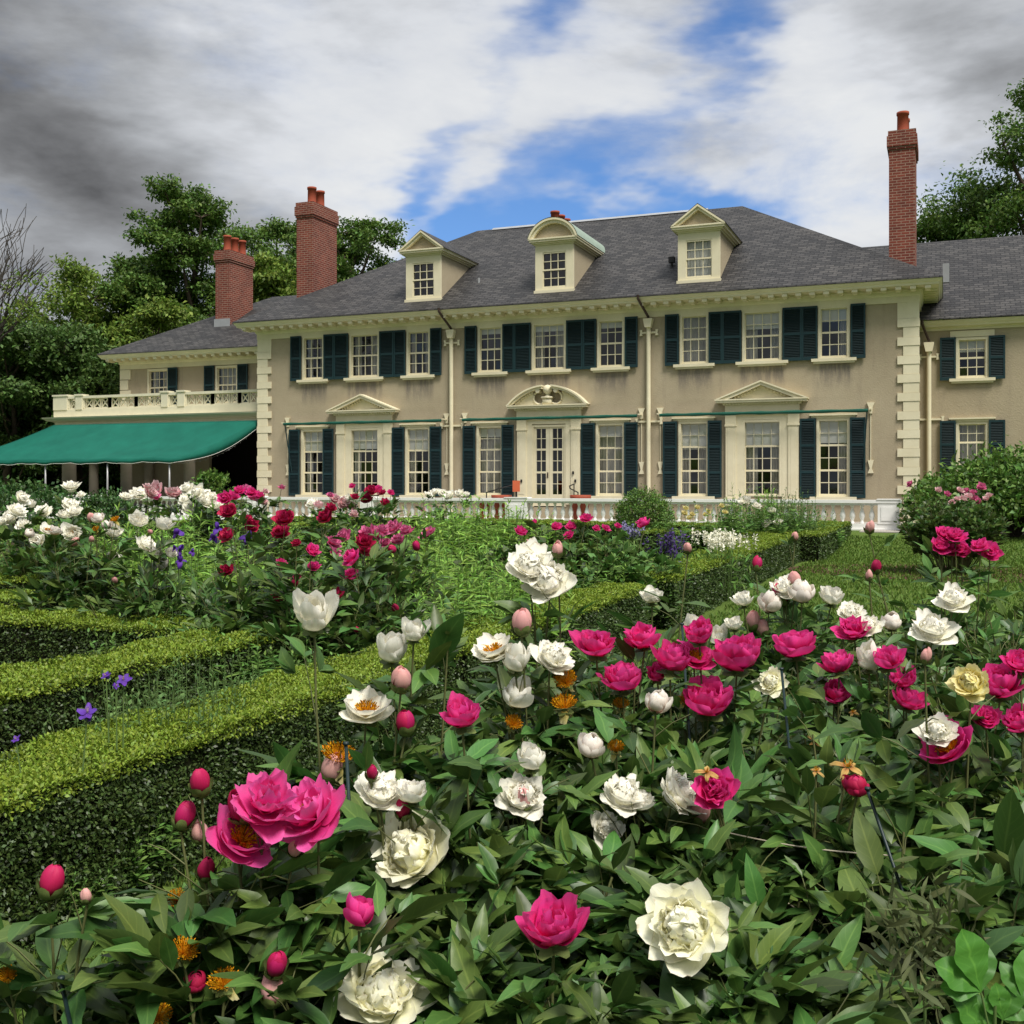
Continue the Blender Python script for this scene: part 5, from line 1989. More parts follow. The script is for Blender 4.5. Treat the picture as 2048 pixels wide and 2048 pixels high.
FRONT = [
    # label, depth, height, stems, radius, blooms (u, v, width in 1932 px, type, up, azimuth)
    ('sparse peony with one big crimson bud at the lower left in front of the hedge', 2.6, .36, 3, .12, [(92, 1692, 46, 'PB', 1.2, 20), (165, 1703, 22, 'GB', 1, 0), (15, 1845, 38, 'Y', 1, 0)]),
    ('low peony with golden seed heads round one round magenta bud at the bottom left', 2.4, .36, 8, .20, [(345, 1800, 56, 'Y', 1, 20), (369, 1862, 50, 'PR', 1, 30), (423, 1862, 62, 'Y', 1.2, -20), (300, 1922, 50, 'Y', 1.3, 0)]),
    ('peony with the big hot pink open blooms beside the front hedge', 2.65, .54, 11, .27, [(596, 1545, 160, 'H', .9, -40), (500, 1530, 155, 'H', 1.2, 35), (452, 1590, 130, 'HS', .7, 45), (464, 1545, 47, 'PB', 1.4, 0), (341, 1562, 36, 'PB', 1, 20), (381, 1587, 32, 'LB', 1, 0), (387, 1657, 34, 'PB', 1, 0), (381, 1498, 36, 'PB', 1.3, 0), (555, 1610, 26, 'LB', .2, 0), (335, 1700, 40, 'Y', .5, 0)]),
    ('peony with one crimson bud and one pale pink bud side by side at the bottom', 2.4, .38, 10, .30, [(519, 1838, 38, 'PB', 1.4, 0), (516, 1895, 44, 'LB', 1.4, 0)]),
    ('peony with a magenta tulip shaped flower above a large cream bloom at the bottom edge', 2.45, .42, 10, .30, [(678, 1745, 74, 'PT', 1.5, 20), (718, 1885, 165, 'C', .9, 10)]),
    ('peony with one drooping ragged cream bloom right of the hot pink flowers', 2.9, .56, 11, .34, [(785, 1612, 142, 'C', .45, -25), (715, 1503, 95, 'W', 1.6, 0), (775, 1512, 70, 'WC', 1.6, 0), (760, 1543, 30, 'PB', 1, 0), (700, 1470, 22, 'RB', 1, 0)]),
    ('peony with a single deep pink cup on a bare stem at the bottom centre', 2.5, .38, 12, .34, [(1045, 1775, 122, 'P', 1.6, 0)]),
    ('peony with a single pale yellow hearted bloom at the lower right of centre', 2.5, .42, 13, .36, [(1297, 1750, 158, 'C', .55, -10)]),
    ('peony with a white bloom holding a pink bud in front of it near the centre', 3.3, .58, 12, .34, [(985, 1508, 88, 'W', .7, 10), (1003, 1450, 62, 'WT', 1, -20), (990, 1522, 34, 'LB', .6, 0)]),
    ('peony with flat white blooms and one pink bud right of centre', 3.3, .58, 13, .38, [(1172, 1508, 88, 'W', 1.3, 30), (1138, 1560, 66, 'W', .3, 40), (1275, 1505, 92, 'W', .5, 60), (1320, 1553, 38, 'LB', 1.2, 0), (1205, 1525, 60, 'WC', .8, 0)]),
    ('tall peony left of centre with white cups and an orange hearted white bloom', 3.3, .74, 12, .34, [(592, 1182, 92, 'WT', 1.1, -40), (692, 1348, 104, 'WS', .8, 15), (756, 1303, 38, 'LB', 1.4, 0), (765, 1384, 34, 'PB', 1.2, 0), (635, 1438, 66, 'Y', 2, 0), (617, 1475, 44, 'LB', 1, 0)]),
    ('peony with two white tulip shaped flowers standing against the long hedge', 3.5, .78, 9, .30, [(780, 1207, 58, 'WT', 1.4, -10), (738, 1247, 72, 'WT', 1.3, -25), (846, 1195, 20, 'RB', 1, 0)]),
    ('peony with one bright pink upright cup in the left centre of the front bed', 3.1, .64, 10, .32, [(872, 1367, 84, 'P', 1.8, 0)]),
    ('peony with white flowers in a row and golden seed heads below in the centre', 3.9, .78, 14, .42, [(984, 1197, 36, 'LB', 2, 0), (932, 1236, 80, 'WS', .9, -10), (973, 1265, 62, 'WT', 1.3, 15), (1040, 1245, 78, 'W', .7, 35), (1068, 1290, 48, 'Y', .8, 0), (970, 1333, 76, 'WT', 1.5, 30), (967, 1368, 36, 'Y', .6, 0), (1065, 1338, 52, 'Y', 1.2, 0)]),
    ('tall peony with a pair of big white double blooms rising above the far hedge', 4.3, .86, 10, .34, [(1000, 1073, 90, 'W', .6, 30), (1038, 1103, 88, 'W', .5, -10), (1052, 1050, 20, 'GB', 1, 0)]),
    ('peony with one small white cup before the corner of the tall hedge', 4.9, .92, 11, .36, [(1230, 1137, 46, 'WC', 1.4, 0), (1298, 1043, 16, 'GB', 1, 0)]),
    ('peony with two blush globe shaped blooms in the centre right', 3.5, .66, 12, .36, [(1116, 1423, 64, 'WB', 1.2, 10), (1237, 1340, 56, 'WB', 1.4, 0), (1162, 1417, 34, 'Y', 1, 0)]),
    ('peony with three magenta cups left of the big pink group', 4.0, .76, 13, .40, [(1175, 1300, 84, 'P', .9, -10), (1125, 1232, 86, 'P', 1, 10), (1215, 1220, 74, 'P', .9, -30), (1172, 1335, 34, 'Y', .7, 0), (1198, 1275, 24, 'SP', .7, 0)]),
    ('peony with the densest group of magenta blooms at the centre right', 4.0, .76, 14, .44, [(1320, 1208, 60, 'P', 1, 0), (1310, 1245, 72, 'PS', .8, 10), (1265, 1263, 84, 'P', .9, 20), (1390, 1260, 100, 'P', 1.1, 0), (1455, 1288, 58, 'C', .5, 0), (1335, 1343, 96, 'P', .7, -10), (1295, 1325, 34, 'Y', .8, 0), (1240, 1280, 44, 'P', .7, 30)]),
    ('peony with magenta cups behind the tied stems right of centre', 4.3, .80, 13, .40, [(1502, 1237, 86, 'P', 1.2, 10), (1582, 1268, 68, 'P', .8, -30), (1575, 1320, 62, 'P', .6, 20), (1540, 1400, 40, 'SP', .8, 0)]),
    ('peony with a crowd of small ivory and blush blooms under the far hedge at right', 5.8, .80, 14, .55, [(1513, 1131, 58, 'WB', 1.4, 0), (1483, 1116, 56, 'W', .8, 0), (1451, 1151, 54, 'WB', .8, 20), (1403, 1142, 44, 'WC', 1, 0), (1568, 1139, 52, 'WC', 1.1, 0), (1605, 1160, 52, 'W', .6, 0), (1418, 1187, 28, 'LB', 1, 0), (1385, 1187, 38, 'WC', 1, 0), (1358, 1212, 46, 'WT', .6, 0), (1306, 1195, 44, 'WT', 1, 0), (1440, 1200, 24, 'LB', 1, 0), (1500, 1108, 24, 'LB', 1, 0), (1478, 1140, 30, 'PB', 1, 0)]),
    ('peony with two loose white double blooms at the right above the magenta flowers', 4.8, .88, 13, .46, [(1800, 1138, 66, 'W', 1, 0), (1758, 1195, 80, 'W', 1.2, 0), (1682, 1185, 44, 'WB', 1.2, 0), (1640, 1185, 52, 'W', 1, 0), (1611, 1196, 62, 'PD', 1, 0), (1640, 1095, 14, 'GB', 1, 0)]),
    ('peony with magenta blooms tucked beside tall upright leaves at right', 4.2, .82, 13, .40, [(1675, 1258, 66, 'P', 1, -20), (1705, 1292, 54, 'P', .7, 0), (1710, 1332, 62, 'P', .7, 20), (1640, 1262, 56, 'WT', 1, 0), (1610, 1345, 24, 'SP', 1, 0)]),
    ('peony with a cream yellow bloom above a tilted magenta bloom near the right edge', 3.5, .70, 13, .40, [(1832, 1293, 72, 'CY', .6, 0), (1795, 1415, 106, 'PS', .5, -35), (1768, 1385, 66, 'W', .6, 0), (1745, 1250, 22, 'GB', 1, 0)]),
    ('peony with magenta blooms cut by the right edge of the picture', 3.7, .72, 12, .40, [(1925, 1262, 64, 'P', .8, 0), (1888, 1308, 84, 'P', .7, 0), (1926, 1372, 70, 'P', .6, 0), (1860, 1360, 50, 'PD', .6, 0)]),
    ('peony with one round crimson bud at the top of the green stake at right', 3.2, .60, 13, .38, [(1618, 1495, 54, 'PR', 1.4, 0), (1600, 1447, 64, 'SP', 1, 0), (1345, 1495, 80, 'PD', .7, 0), (1333, 1457, 44, 'SP', 1, 0), (1540, 1455, 36, 'SP', 1, 0)]),
    ('tall peony at far right with a crimson pink cluster in front of the rounded bush', 6.2, .98, 12, .42, [(1780, 1012, 34, 'PD', 1, 0), (1802, 1016, 36, 'PD', 1, 0), (1772, 1034, 34, 'PD', .6, 20), (1797, 1038, 38, 'PD', .6, 0), (1815, 1040, 32, 'PD', .6, -20), (1850, 1036, 36, 'PD', 1, 0), (1868, 1044, 36, 'PD', .7, 0), (1653, 1080, 20, 'PB', 1, 0), (1640, 1005, 18, 'GB', 1, 0)]),
    ('peony with a lone red bud standing before the side of the tall hedge', 6.0, .84, 11, .42, [(1426, 1076, 18, 'PB', 1.2, 0), (1500, 1020, 14, 'GB', 1, 0)]),
]
A_, B_ = ground_below(1735, 1580, 1838, 1880, 3.05)
kk = lambda v_: A_ + (B_ - A_) * ((v_ - 1580) / 300)
for lab, d, h, nst, rad, bl in FRONT:
    for (u_, v_, w, ty, up, az) in bl:
        CLEAR.append((at(u_ * S19, v_ * S19, d), w * S19 * d / FPX * (.47 if w > 60 else .4)))
for y_ in np.arange(2.45, 3.9, .1):
    for z_ in (.14, .26, .38, .5):
        if view_xyd(np.array([[-2.86, y_, z_]]))[1][0] < 1740:
            CLEAR.append((np.array([-2.86, y_, z_]), .09))
for f in np.linspace(0, .93, 16):
    CLEAR.append((A_ + (B_ - A_) * f * .62, .016))
for q0, q1 in ((at(1440, 1662, 3.2), kk(1648)), (at(1540, 1784, 3.1), kk(1772))):
    for f in np.linspace(.1, 1, 14):
        CLEAR.append((q0 + (q1 - q0) * f, .020))
for lab, d, h, nst, rad, bl in FRONT:
    pts, L = [], []
    for (u_, v_, w, ty, up, az) in bl:
        dd = d * (1 + rng.normal(0, .006))
        p = at(u_ * S19, v_ * S19, dd)
        kind, col = SHORT[ty]
        size = w * S19 * dd / FPX
        if kind in ('cup', 'double', 'single'):
            size *= {'cup': .92, 'double': .98, 'single': 1.0}[kind]
        elif kind in ('tulip', 'ball', 'loose'):
            size *= .88
        L.append((p, kind, col, size, face_to_cam(p, up * (3.0 if kind == 'cup' else 2.4 if kind in ('tulip', 'ball') else 2.8 if kind == 'bud' else 1.25), az)))
        pts.append(p)
    big = [p for p, (u_, v_, w, *_) in zip(pts, bl) if w > 30] or pts
    c = np.mean(big, axis=0)
    zmax = min(p[2] for p in big) - .04
    peony((c[0], c[1] + .08, 0), rad, max(.34, min(h, zmax)), nst, lab, L, leaf=.138 if d < 4 else .12, tpl=T_HI if d < 4.5 else T_MD, lm='peonyleaf' if d < 5 else 'peonyleaf2')

FILL = [
    (900, 2.45, .42, 'leafy peony between the two magenta cups at the bottom edge'),
    (1230, 2.3, .38, 'leafy peony right of the deep pink cup at the bottom edge'),
    (1560, 2.4, .46, 'leafy peony right of the pale yellow bloom at the bottom edge'),
    (1850, 2.55, .46, 'dark leafy peony below the leaning green stake'),
    (1080, 2.9, .56, 'leafy peony behind the deep pink cup at bottom centre'),
    (1500, 2.95, .58, 'leafy peony crossed by the lower twine at right'),
    (1800, 3.0, .60, 'leafy peony in deep green right of the leaning stake'),
    (2080, 2.9, .58, 'leafy peony at the right edge below the magenta flowers'),
    (820, 2.75, .50, 'leafy peony below the pink upright cup'),
    (1650, 3.7, .72, 'tall leafy peony with upright stems right of the magenta group'),
    (1950, 4.6, .84, 'dark leafy peony below the white blooms at the right edge'),
    (1250, 4.9, .84, 'leafy peony behind the three magenta cups'),
    (2030, 5.8, .88, 'dark leafy peony at the right edge behind the white blooms'),
    (1700, 5.6, .86, 'leafy peony behind the loose white blooms at right'),
    (1480, 4.9, .80, 'leafy peony between the ivory blooms and the magenta group'),
    (1850, 7.0, .84, 'leafy peony at the back of the bed before the rounded bush'),
    (1620, 7.2, .80, 'leafy peony at the back of the bed beside the grass path'),
    (2060, 7.2, .88, 'leafy peony at the back right corner of the front bed'),
    (1060, 3.45, .66, 'leafy peony below the white flowers in the centre'),
    (760, 3.1, .58, 'leafy peony under the tall white cups beside the hedge'),
]
for u_, d, h, lab in FILL:
    p = at(u_, 1500, d)
    peony((p[0], p[1], 0), .36 if d < 4 else .46, h, 15 if d < 4 else 17, lab, (), leaf=.144 if d < 4 else .12, tpl=T_HI if d < 4.5 else T_MD, lm='peonyleaf')

# lime leaved plant and dull plant in the bottom right corner
p = at(1990, 1960, 1.75)
t = empty('lobed_leaf_plant', (p[0], p[1] + .05, 0), 'bright lime green plant with broad lobed leaves in the bottom right corner', 'plant')
a = Acc()
tl = [leaf_tpl(9, .62, .16, .10, .16, 1.5), leaf_tpl(9, .56, .2, .25, .16, 1.35)]
for (u_, v_, ln, dx, dz) in ((1962, 1985, .092, -.45, .85), (2046, 2005, .088, .5, .8), (1975, 2085, .085, -.5, .7), (2005, 2040, .06, .2, .6)):
    q = at(u_, v_, 1.75)
    d = np.array([CY * dx, SY * dx, dz]); d /= np.linalg.norm(d)
    nn = np.array([SY * .8, -CY * .8, .6]); nn /= np.linalg.norm(nn)
    sd_ = np.cross(d, nn)
    for an, k_ in ((-1.0, .72), (-.45, .95), (.15, 1.1), (.75, .85)):
        dd = d * cos(an) + sd_ * sin(an)
        scatter(a, tl, q[None], (dd + rng.normal(0, .06, 3))[None], (nn + rng.normal(0, .12, 3))[None], np.array([ln * k_]))
    a.tube(np.array([at(1990, 2110, 1.75), q]), .002, .0015, 4, 1)
q = at(1990, 2010, 1.75)
a.tube(np.array([[p[0], p[1] + .05, 0], [q[0], q[1] + .03, q[2] - .2], q]), .005, .003, 5, 1)
link(a.mesh('foliage', [M['lime'], M['stem']]), 'foliage', t)
p = at(1850, 1900, 2.2)
t = empty('wilted_plant', (p[0], p[1], 0), 'dull olive feathery plant left of the lime lobed leaves at bottom right', 'plant')
a = Acc()
n = 260
P = p + rng.normal(0, 1, (n, 3)) * np.array([.05, .05, .06])
scatter(a, T_NARROW, P, rand_dirs(n) + [0, 0, .3], rand_dirs(n), rng.uniform(.03, .07, n))
a.tube(np.array([[p[0], p[1], 0], p * [1, 1, .6], p]), .005, .003, 5, 1)
link(a.mesh('foliage', [M['dull'], M['stem']]), 'foliage', t)


# stakes and twine
def stake(p0, p1, label):
    t = tag(link((lambda b: (b.tube([p1, p0], .0048, 8), b.tube([(p0[0], p0[1], p0[2]), (p0[0], p0[1], p0[2] + .008)], .008, 8), b.mesh('plant_stake', M['stake'], True))[-1])(MB()), 'plant_stake'), label, 'stake', 'green plant stakes')
    return t


stake(A_, B_, 'leaning green metal stake carrying two lines of twine at right')
A2_, B2_ = ground_below(692, 1490, 705, 1725, 2.95)
stake(A2_, B2_, 'thin dark green stake beside the hot pink blooms')
A3_, B3_ = ground_below(1563, 1340, 1572, 1430, 3.9)
stake(A3_, B3_, 'dark stake standing below the cream bloom in the magenta group')
A4_, B4_ = ground_below(1364, 1250, 1368, 1310, 4.4)
stake(A4_, B4_, 'short dark stake tip behind the magenta group')
A5_, B5_ = ground_below(122, 1960, 140, 2045, 2.45)
stake(A5_, B5_, 'black stake at the bottom left corner')


def twine(pa, pb, label):
    a = Acc()
    t_ = np.linspace(0, 1, 14)[:, None]
    P = pa + (pb - pa) * t_
    P[:, 2] -= .012 * np.sin(pi * t_[:, 0])
    a.tube(P, .0024, .0024, 5)
    tag(link(a.mesh('twine', M['twine']), 'twine'), label, 'twine', 'twine tied between stakes')


twine(at(1440, 1662, 3.2), kk(1648), 'upper line of pale twine tied to the leaning stake')
twine(at(1540, 1784, 3.1), kk(1772), 'lower line of pale twine tied to the leaning stake')


# ------------------------------------------------------------------ mid garden
def c4(x, y):
    return x / 1.8867, 900 + y / 1.8867


def c5(x, y):
    return 1024 + x / 1.8867, 950 + y / 1.8867


def midpeony(label, d, foot_h, rad, nst, bl, conv, force=None, group='peonies in the hedged beds', lm='peonyleaf2', leaf=.14, name='peony_plant', cat='peony', kinds=None, scale=1.0, base=None, nleaf=5):
    L, pts = [], []
    for (x, y, w, k, col) in bl:
        u_, v_ = conv(x, y)
        dd = d * (1 + rng.normal(0, .03))
        p = at(u_, v_, dd)
        s_ = w / 1.8867 * dd / FPX * 1.1 * scale
        L.append((p, k, col, s_, face_to_cam(p, rng.uniform(.5, 1.6), rng.uniform(-60, 60))))
        pts.append(p)
    if base is None:
        c = np.mean(pts, axis=0)
        base = (c[0], c[1], gz(c[1]))
    else:
        q = at(*conv(*base), d)
        base = (q[0], q[1], gz(q[1]))
    hmax = force or np.median([p[2] for p in pts]) - .06
    return peony(base, rad, min(foot_h, hmax), nst, label, L, leaf=leaf, tpl=T_MD if d < 12 else T_Q, nleaf=nleaf, lm=lm, group=group, simple=True, name=name, cat=cat)


midpeony('tallest white double peony at the left edge below the green awning', 12.5, 1.15, .75, 26, [(80, 185, 52, 'double', 'W'), (165, 240, 62, 'double', 'W'), (60, 235, 70, 'double', 'W'), (40, 262, 60, 'double', 'W'), (270, 145, 56, 'double', 'W'), (265, 215, 60, 'double', 'W'), (245, 250, 62, 'double', 'W'), (280, 240, 50, 'double', 'W'), (90, 285, 46, 'double', 'W'), (305, 172, 32, 'double', 'W'), (10, 275, 40, 'double', 'W'), (120, 215, 30, 'tulip', 'W')], c4, lm='peonyleaf')
midpeony('broad peony with white cups and golden centres behind the cross hedge at left', 9.6, .92, .62, 30, [(275, 320, 64, 'cup', 'W'), (180, 310, 60, 'single', 'W'), (205, 320, 50, 'cup', 'B'), (150, 350, 54, 'cup', 'W'), (375, 265, 42, 'ball', 'B'), (342, 270, 26, 'bud', 'L'), (425, 320, 58, 'cup', 'W'), (440, 440, 62, 'tulip', 'W'), (270, 360, 28, 'bud', 'L'), (105, 325, 32, 'ball', 'B'), (345, 345, 18, 'bud', 'L'), (437, 270, 34, 'pom', 'Y'), (365, 305, 28, 'pom', 'Y'), (400, 295, 40, 'ball', 'B'), (440, 500, 18, 'bud', 'L')], c4, lm='peonyleaf')
midpeony('peony with ivory cups beside the purple irises', 8.9, .95, .6, 22, [(515, 278, 66, 'cup', 'W'), (612, 300, 62, 'cup', 'W'), (550, 368, 84, 'double', 'W'), (580, 400, 46, 'cup', 'B'), (640, 398, 44, 'cup', 'W'), (605, 440, 46, 'ball', 'B'), (570, 315, 18, 'bud', 'L')], c4, lm='peonyleaf')
midpeony('tall crimson double peony rising highest in the left centre bed', 8.6, 1.0, .6, 24, [(865, 240, 56, 'rose', 'R'), (930, 262, 34, 'rose', 'R'), (865, 328, 56, 'rose', 'R'), (950, 290, 46, 'rose', 'R'), (1075, 272, 66, 'rose', 'R'), (1060, 320, 60, 'rose', 'R'), (860, 457, 48, 'rose', 'R'), (1230, 262, 54, 'rose', 'R'), (1250, 225, 40, 'rose', 'R')], c4, lm='peonyleaf')
midpeony('peony with scattered raspberry red blooms low in the left centre bed', 7.9, .72, .8, 30, [(1175, 385, 50, 'rose', 'P'), (1060, 432, 36, 'rose', 'P'), (1180, 447, 40, 'rose', 'P'), (1118, 480, 26, 'rose', 'P'), (1110, 515, 26, 'bud', 'D'), (1045, 567, 46, 'rose', 'R'), (1270, 560, 56, 'rose', 'R'), (1120, 355, 34, 'rose', 'R'), (835, 725, 22, 'bud', 'D'), (1210, 605, 22, 'bud', 'D'), (1345, 685, 20, 'bud', 'D')], c4, lm='peonyleaf')
midpeony('peony with deep pink blooms in front of the rose pink group', 8.2, .80, .7, 26, [(1335, 418, 72, 'rose', 'P'), (1330, 478, 58, 'rose', 'P'), (1375, 360, 60, 'rose', 'R'), (1370, 385, 48, 'rose', 'R'), (1500, 610, 26, 'bud', 'D'), (1465, 453, 18, 'bud', 'D'), (1490, 382, 26, 'bud', 'D')], c4, lm='peonyleaf')
midpeony('peony with a broad group of rose pink blooms at the middle of the garden', 9.6, 1.0, .8, 28, [(1300, 328, 54, 'rose', 'K'), (1250, 355, 54, 'rose', 'K'), (1260, 388, 46, 'rose', 'K'), (1415, 320, 60, 'rose', 'K'), (1385, 318, 50, 'rose', 'K'), (1440, 312, 46, 'rose', 'K'), (1490, 302, 60, 'rose', 'K'), (1535, 310, 44, 'rose', 'K'), (1505, 348, 46, 'rose', 'K'), (1455, 352, 36, 'rose', 'K'), (1620, 318, 66, 'single', 'K'), (1575, 380, 28, 'bud', 'D')], c4, lm='peonyleaf')
midpeony('far peony with white blooms and pale pink ones left of the porch shrub', 15, 1.12, .9, 24, [(520, 175, 60, 'double', 'W'), (475, 180, 40, 'double', 'W'), (560, 165, 46, 'rose', 'S'), (590, 158, 56, 'rose', 'S'), (580, 180, 44, 'rose', 'K'), (555, 145, 28, 'rose', 'S'), (640, 170, 46, 'rose', 'S')], c4, lm='peonyleaf')
midpeony('far peony covered in white double blooms below the porch shrub', 15, 1.12, .9, 24, [(660, 165, 40, 'rose', 'S'), (710, 150, 50, 'double', 'W'), (770, 175, 60, 'double', 'W'), (780, 200, 60, 'double', 'W'), (820, 215, 50, 'double', 'W'), (700, 190, 46, 'double', 'W'), (745, 160, 50, 'double', 'W'), (800, 180, 40, 'double', 'W'), (710, 220, 46, 'double', 'W'), (680, 180, 36, 'rose', 'S')], c4, lm='peonyleaf')
midpeony('far peony with raspberry blooms under the left corner of the house', 15.5, 1.12, .7, 20, [(855, 185, 46, 'rose', 'P'), (880, 182, 40, 'rose', 'P'), (905, 160, 40, 'rose', 'P'), (930, 158, 44, 'rose', 'K'), (950, 165, 40, 'rose', 'P'), (965, 185, 50, 'rose', 'K'), (980, 178, 34, 'rose', 'P'), (990, 200, 36, 'rose', 'S'), (1000, 160, 26, 'rose', 'S'), (1062, 146, 26, 'rose', 'K')], c4, lm='peonyleaf')
midpeony('far peony with blush white blooms in front of the balustrade left of centre', 15, 1.0, .7, 20, [(1180, 205, 46, 'double', 'W'), (1200, 215, 40, 'rose', 'S'), (1265, 190, 40, 'rose', 'S'), (1295, 205, 46, 'rose', 'S'), (1310, 190, 40, 'double', 'W'), (1330, 220, 34, 'rose', 'S'), (1335, 245, 30, 'rose', 'S'), (1245, 175, 26, 'rose', 'K')], c4, lm='peonyleaf')
midpeony('far peony with dark crimson blooms against the white balustrade', 15, 1.06, .6, 18, [(1400, 160, 40, 'rose', 'R'), (1425, 152, 28, 'rose', 'P'), (1445, 165, 30, 'rose', 'R'), (1475, 165, 24, 'rose', 'P'), (1455, 208, 36, 'rose', 'R'), (1385, 195, 40, 'rose', 'R'), (1340, 180, 26, 'rose', 'R'), (1330, 140, 24, 'rose', 'P')], c4, lm='peonyleaf')
midpeony('farthest white peony just left of the terracotta pots', 23, 1.1, .9, 20, [(1615, 172, 30, 'double', 'W'), (1640, 162, 36, 'double', 'W'), (1670, 168, 34, 'double', 'W'), (1700, 172, 40, 'double', 'W'), (1735, 168, 34, 'double', 'W'), (1760, 172, 28, 'double', 'W'), (1595, 228, 20, 'rose', 'S')], c4, lm='peonyleaf')
midpeony('peony with raspberry blooms in the centre bed before the round shrub', 12.5, .95, 1.1, 40, [(30, 220, 42, 'rose', 'P'), (85, 180, 20, 'rose', 'P'), (165, 200, 34, 'rose', 'P'), (222, 200, 36, 'rose', 'P'), (215, 230, 34, 'rose', 'P'), (280, 170, 40, 'rose', 'P'), (55, 265, 20, 'bud', 'L')], c5, lm='peonyleaf')
midpeony('peony with small magenta blooms at the right end of the centre bed', 12.5, .88, 1.0, 40, [(318, 205, 26, 'rose', 'P'), (350, 205, 30, 'rose', 'P'), (400, 195, 22, 'rose', 'P'), (500, 193, 50, 'rose', 'P'), (180, 188, 14, 'double', 'W')], c5, lm='peonyleaf2')
midpeony('rounded pink flowering bush standing in the mulch circle at right', 19.5, 1.32, 1.0, 170, [(1505, 35, 24, 'rose', 'K'), (1770, 47, 30, 'rose', 'K'), (1740, 70, 26, 'rose', 'K'), (1700, 92, 28, 'rose', 'S'), (1722, 84, 26, 'rose', 'S'), (1680, 92, 20, 'rose', 'S'), (1800, 80, 22, 'rose', 'S'), (1760, 100, 22, 'rose', 'K'), (1690, 60, 24, 'rose', 'S'), (1640, 75, 24, 'rose', 'K'), (1610, 60, 22, 'rose', 'S'), (1715, 62, 26, 'rose', 'K'), (1745, 90, 24, 'rose', 'K'), (1660, 105, 22, 'rose', 'S'), (1790, 92, 22, 'rose', 'S')], c5, force=1.32, group=None, lm='peonyleaf', leaf=.12, base=(1660, 200), cat='flowering bush', name='peony_bush', nleaf=6)


# ---- upright leafy perennials
def stemplant_mesh(ns, h, rad, leaf, per, mt, tpl, key, lean=.16):
    a = Acc()
    LP, LD, LS = [], [], []
    for i in range(ns):
        az, q = rng.random() * 6.28, sqrt(rng.random()) * rad
        b0 = np.array([cos(az) * q, sin(az) * q, 0])
        hh = h * rng.uniform(.58, 1.12) * (1 - .25 * (q / rad) ** 2)
        top = b0 + np.array([cos(az) * lean * q / rad * h + rng.normal(0, .04), sin(az) * lean * q / rad * h + rng.normal(0, .04), hh])
        a.tube(np.array([b0, (b0 + top) / 2 + [0, 0, .01], top]), .005, .002, 3, 1)
        f = np.linspace(.22, 1, per) + rng.normal(0, .015, per)
        P = b0 + (top - b0) * f[:, None]
        aa = np.arange(per) * 2.4 + rng.random() * 6
        el = np.where(f > .9, R(60), R(25)) + rng.normal(0, .2, per)
        D = np.stack([np.cos(aa) * np.cos(el), np.sin(aa) * np.cos(el), np.sin(el)], 1)
        LP.append(P); LD.append(D); LS.append(leaf * np.sin(np.clip(.35 + f * .62, 0, 1) * pi * .9 + .2).clip(.35, 1) * rng.uniform(.75, 1.2, per))
    LP, LD, LS = np.concatenate(LP), np.concatenate(LD), np.concatenate(LS)
    scatter(a, tpl, LP, LD, np.array([0, 0, 1.]) + rng.normal(0, .25, (len(LP), 3)), LS)
    return a.mesh('foliage', [M[mt], M['stem']])


SPM = {
    'bright': [stemplant_mesh(46, 1.0, .42, .215, 24, 'phlox', T_NARROW, 0) for _ in range(3)],
    'mid': [stemplant_mesh(44, 1.0, .42, .16, 20, 'phlox2', T_MD, 0) for _ in range(2)],
    'feather': [stemplant_mesh(110, 1.0, .40, .10, 26, 'feather', T_QN, 0, .1) for _ in range(2)],
    'iris': [stemplant_mesh(30, 1.0, .25, .5, 3, 'feather', T_NARROW, 0, .12)],
}


def stemplant(kind, u_, d, h, label, wide=1.0, group='leafy perennials in the hedged beds', name='leafy_perennial', cat='perennial', v_=1200):
    p = at(u_, v_, d)
    t = empty(name, (p[0], p[1], gz(p[1])), label, cat, group)
    me = SPM[kind][int(rng.integers(len(SPM[kind])))]
    o = bpy.data.objects.new('foliage', me)
    COL.objects.link(o)
    o.parent = t
    o.scale = (wide, wide, h - gz(p[1]))
    o.rotation_euler = (0, 0, rng.random() * 6.28)
    return t


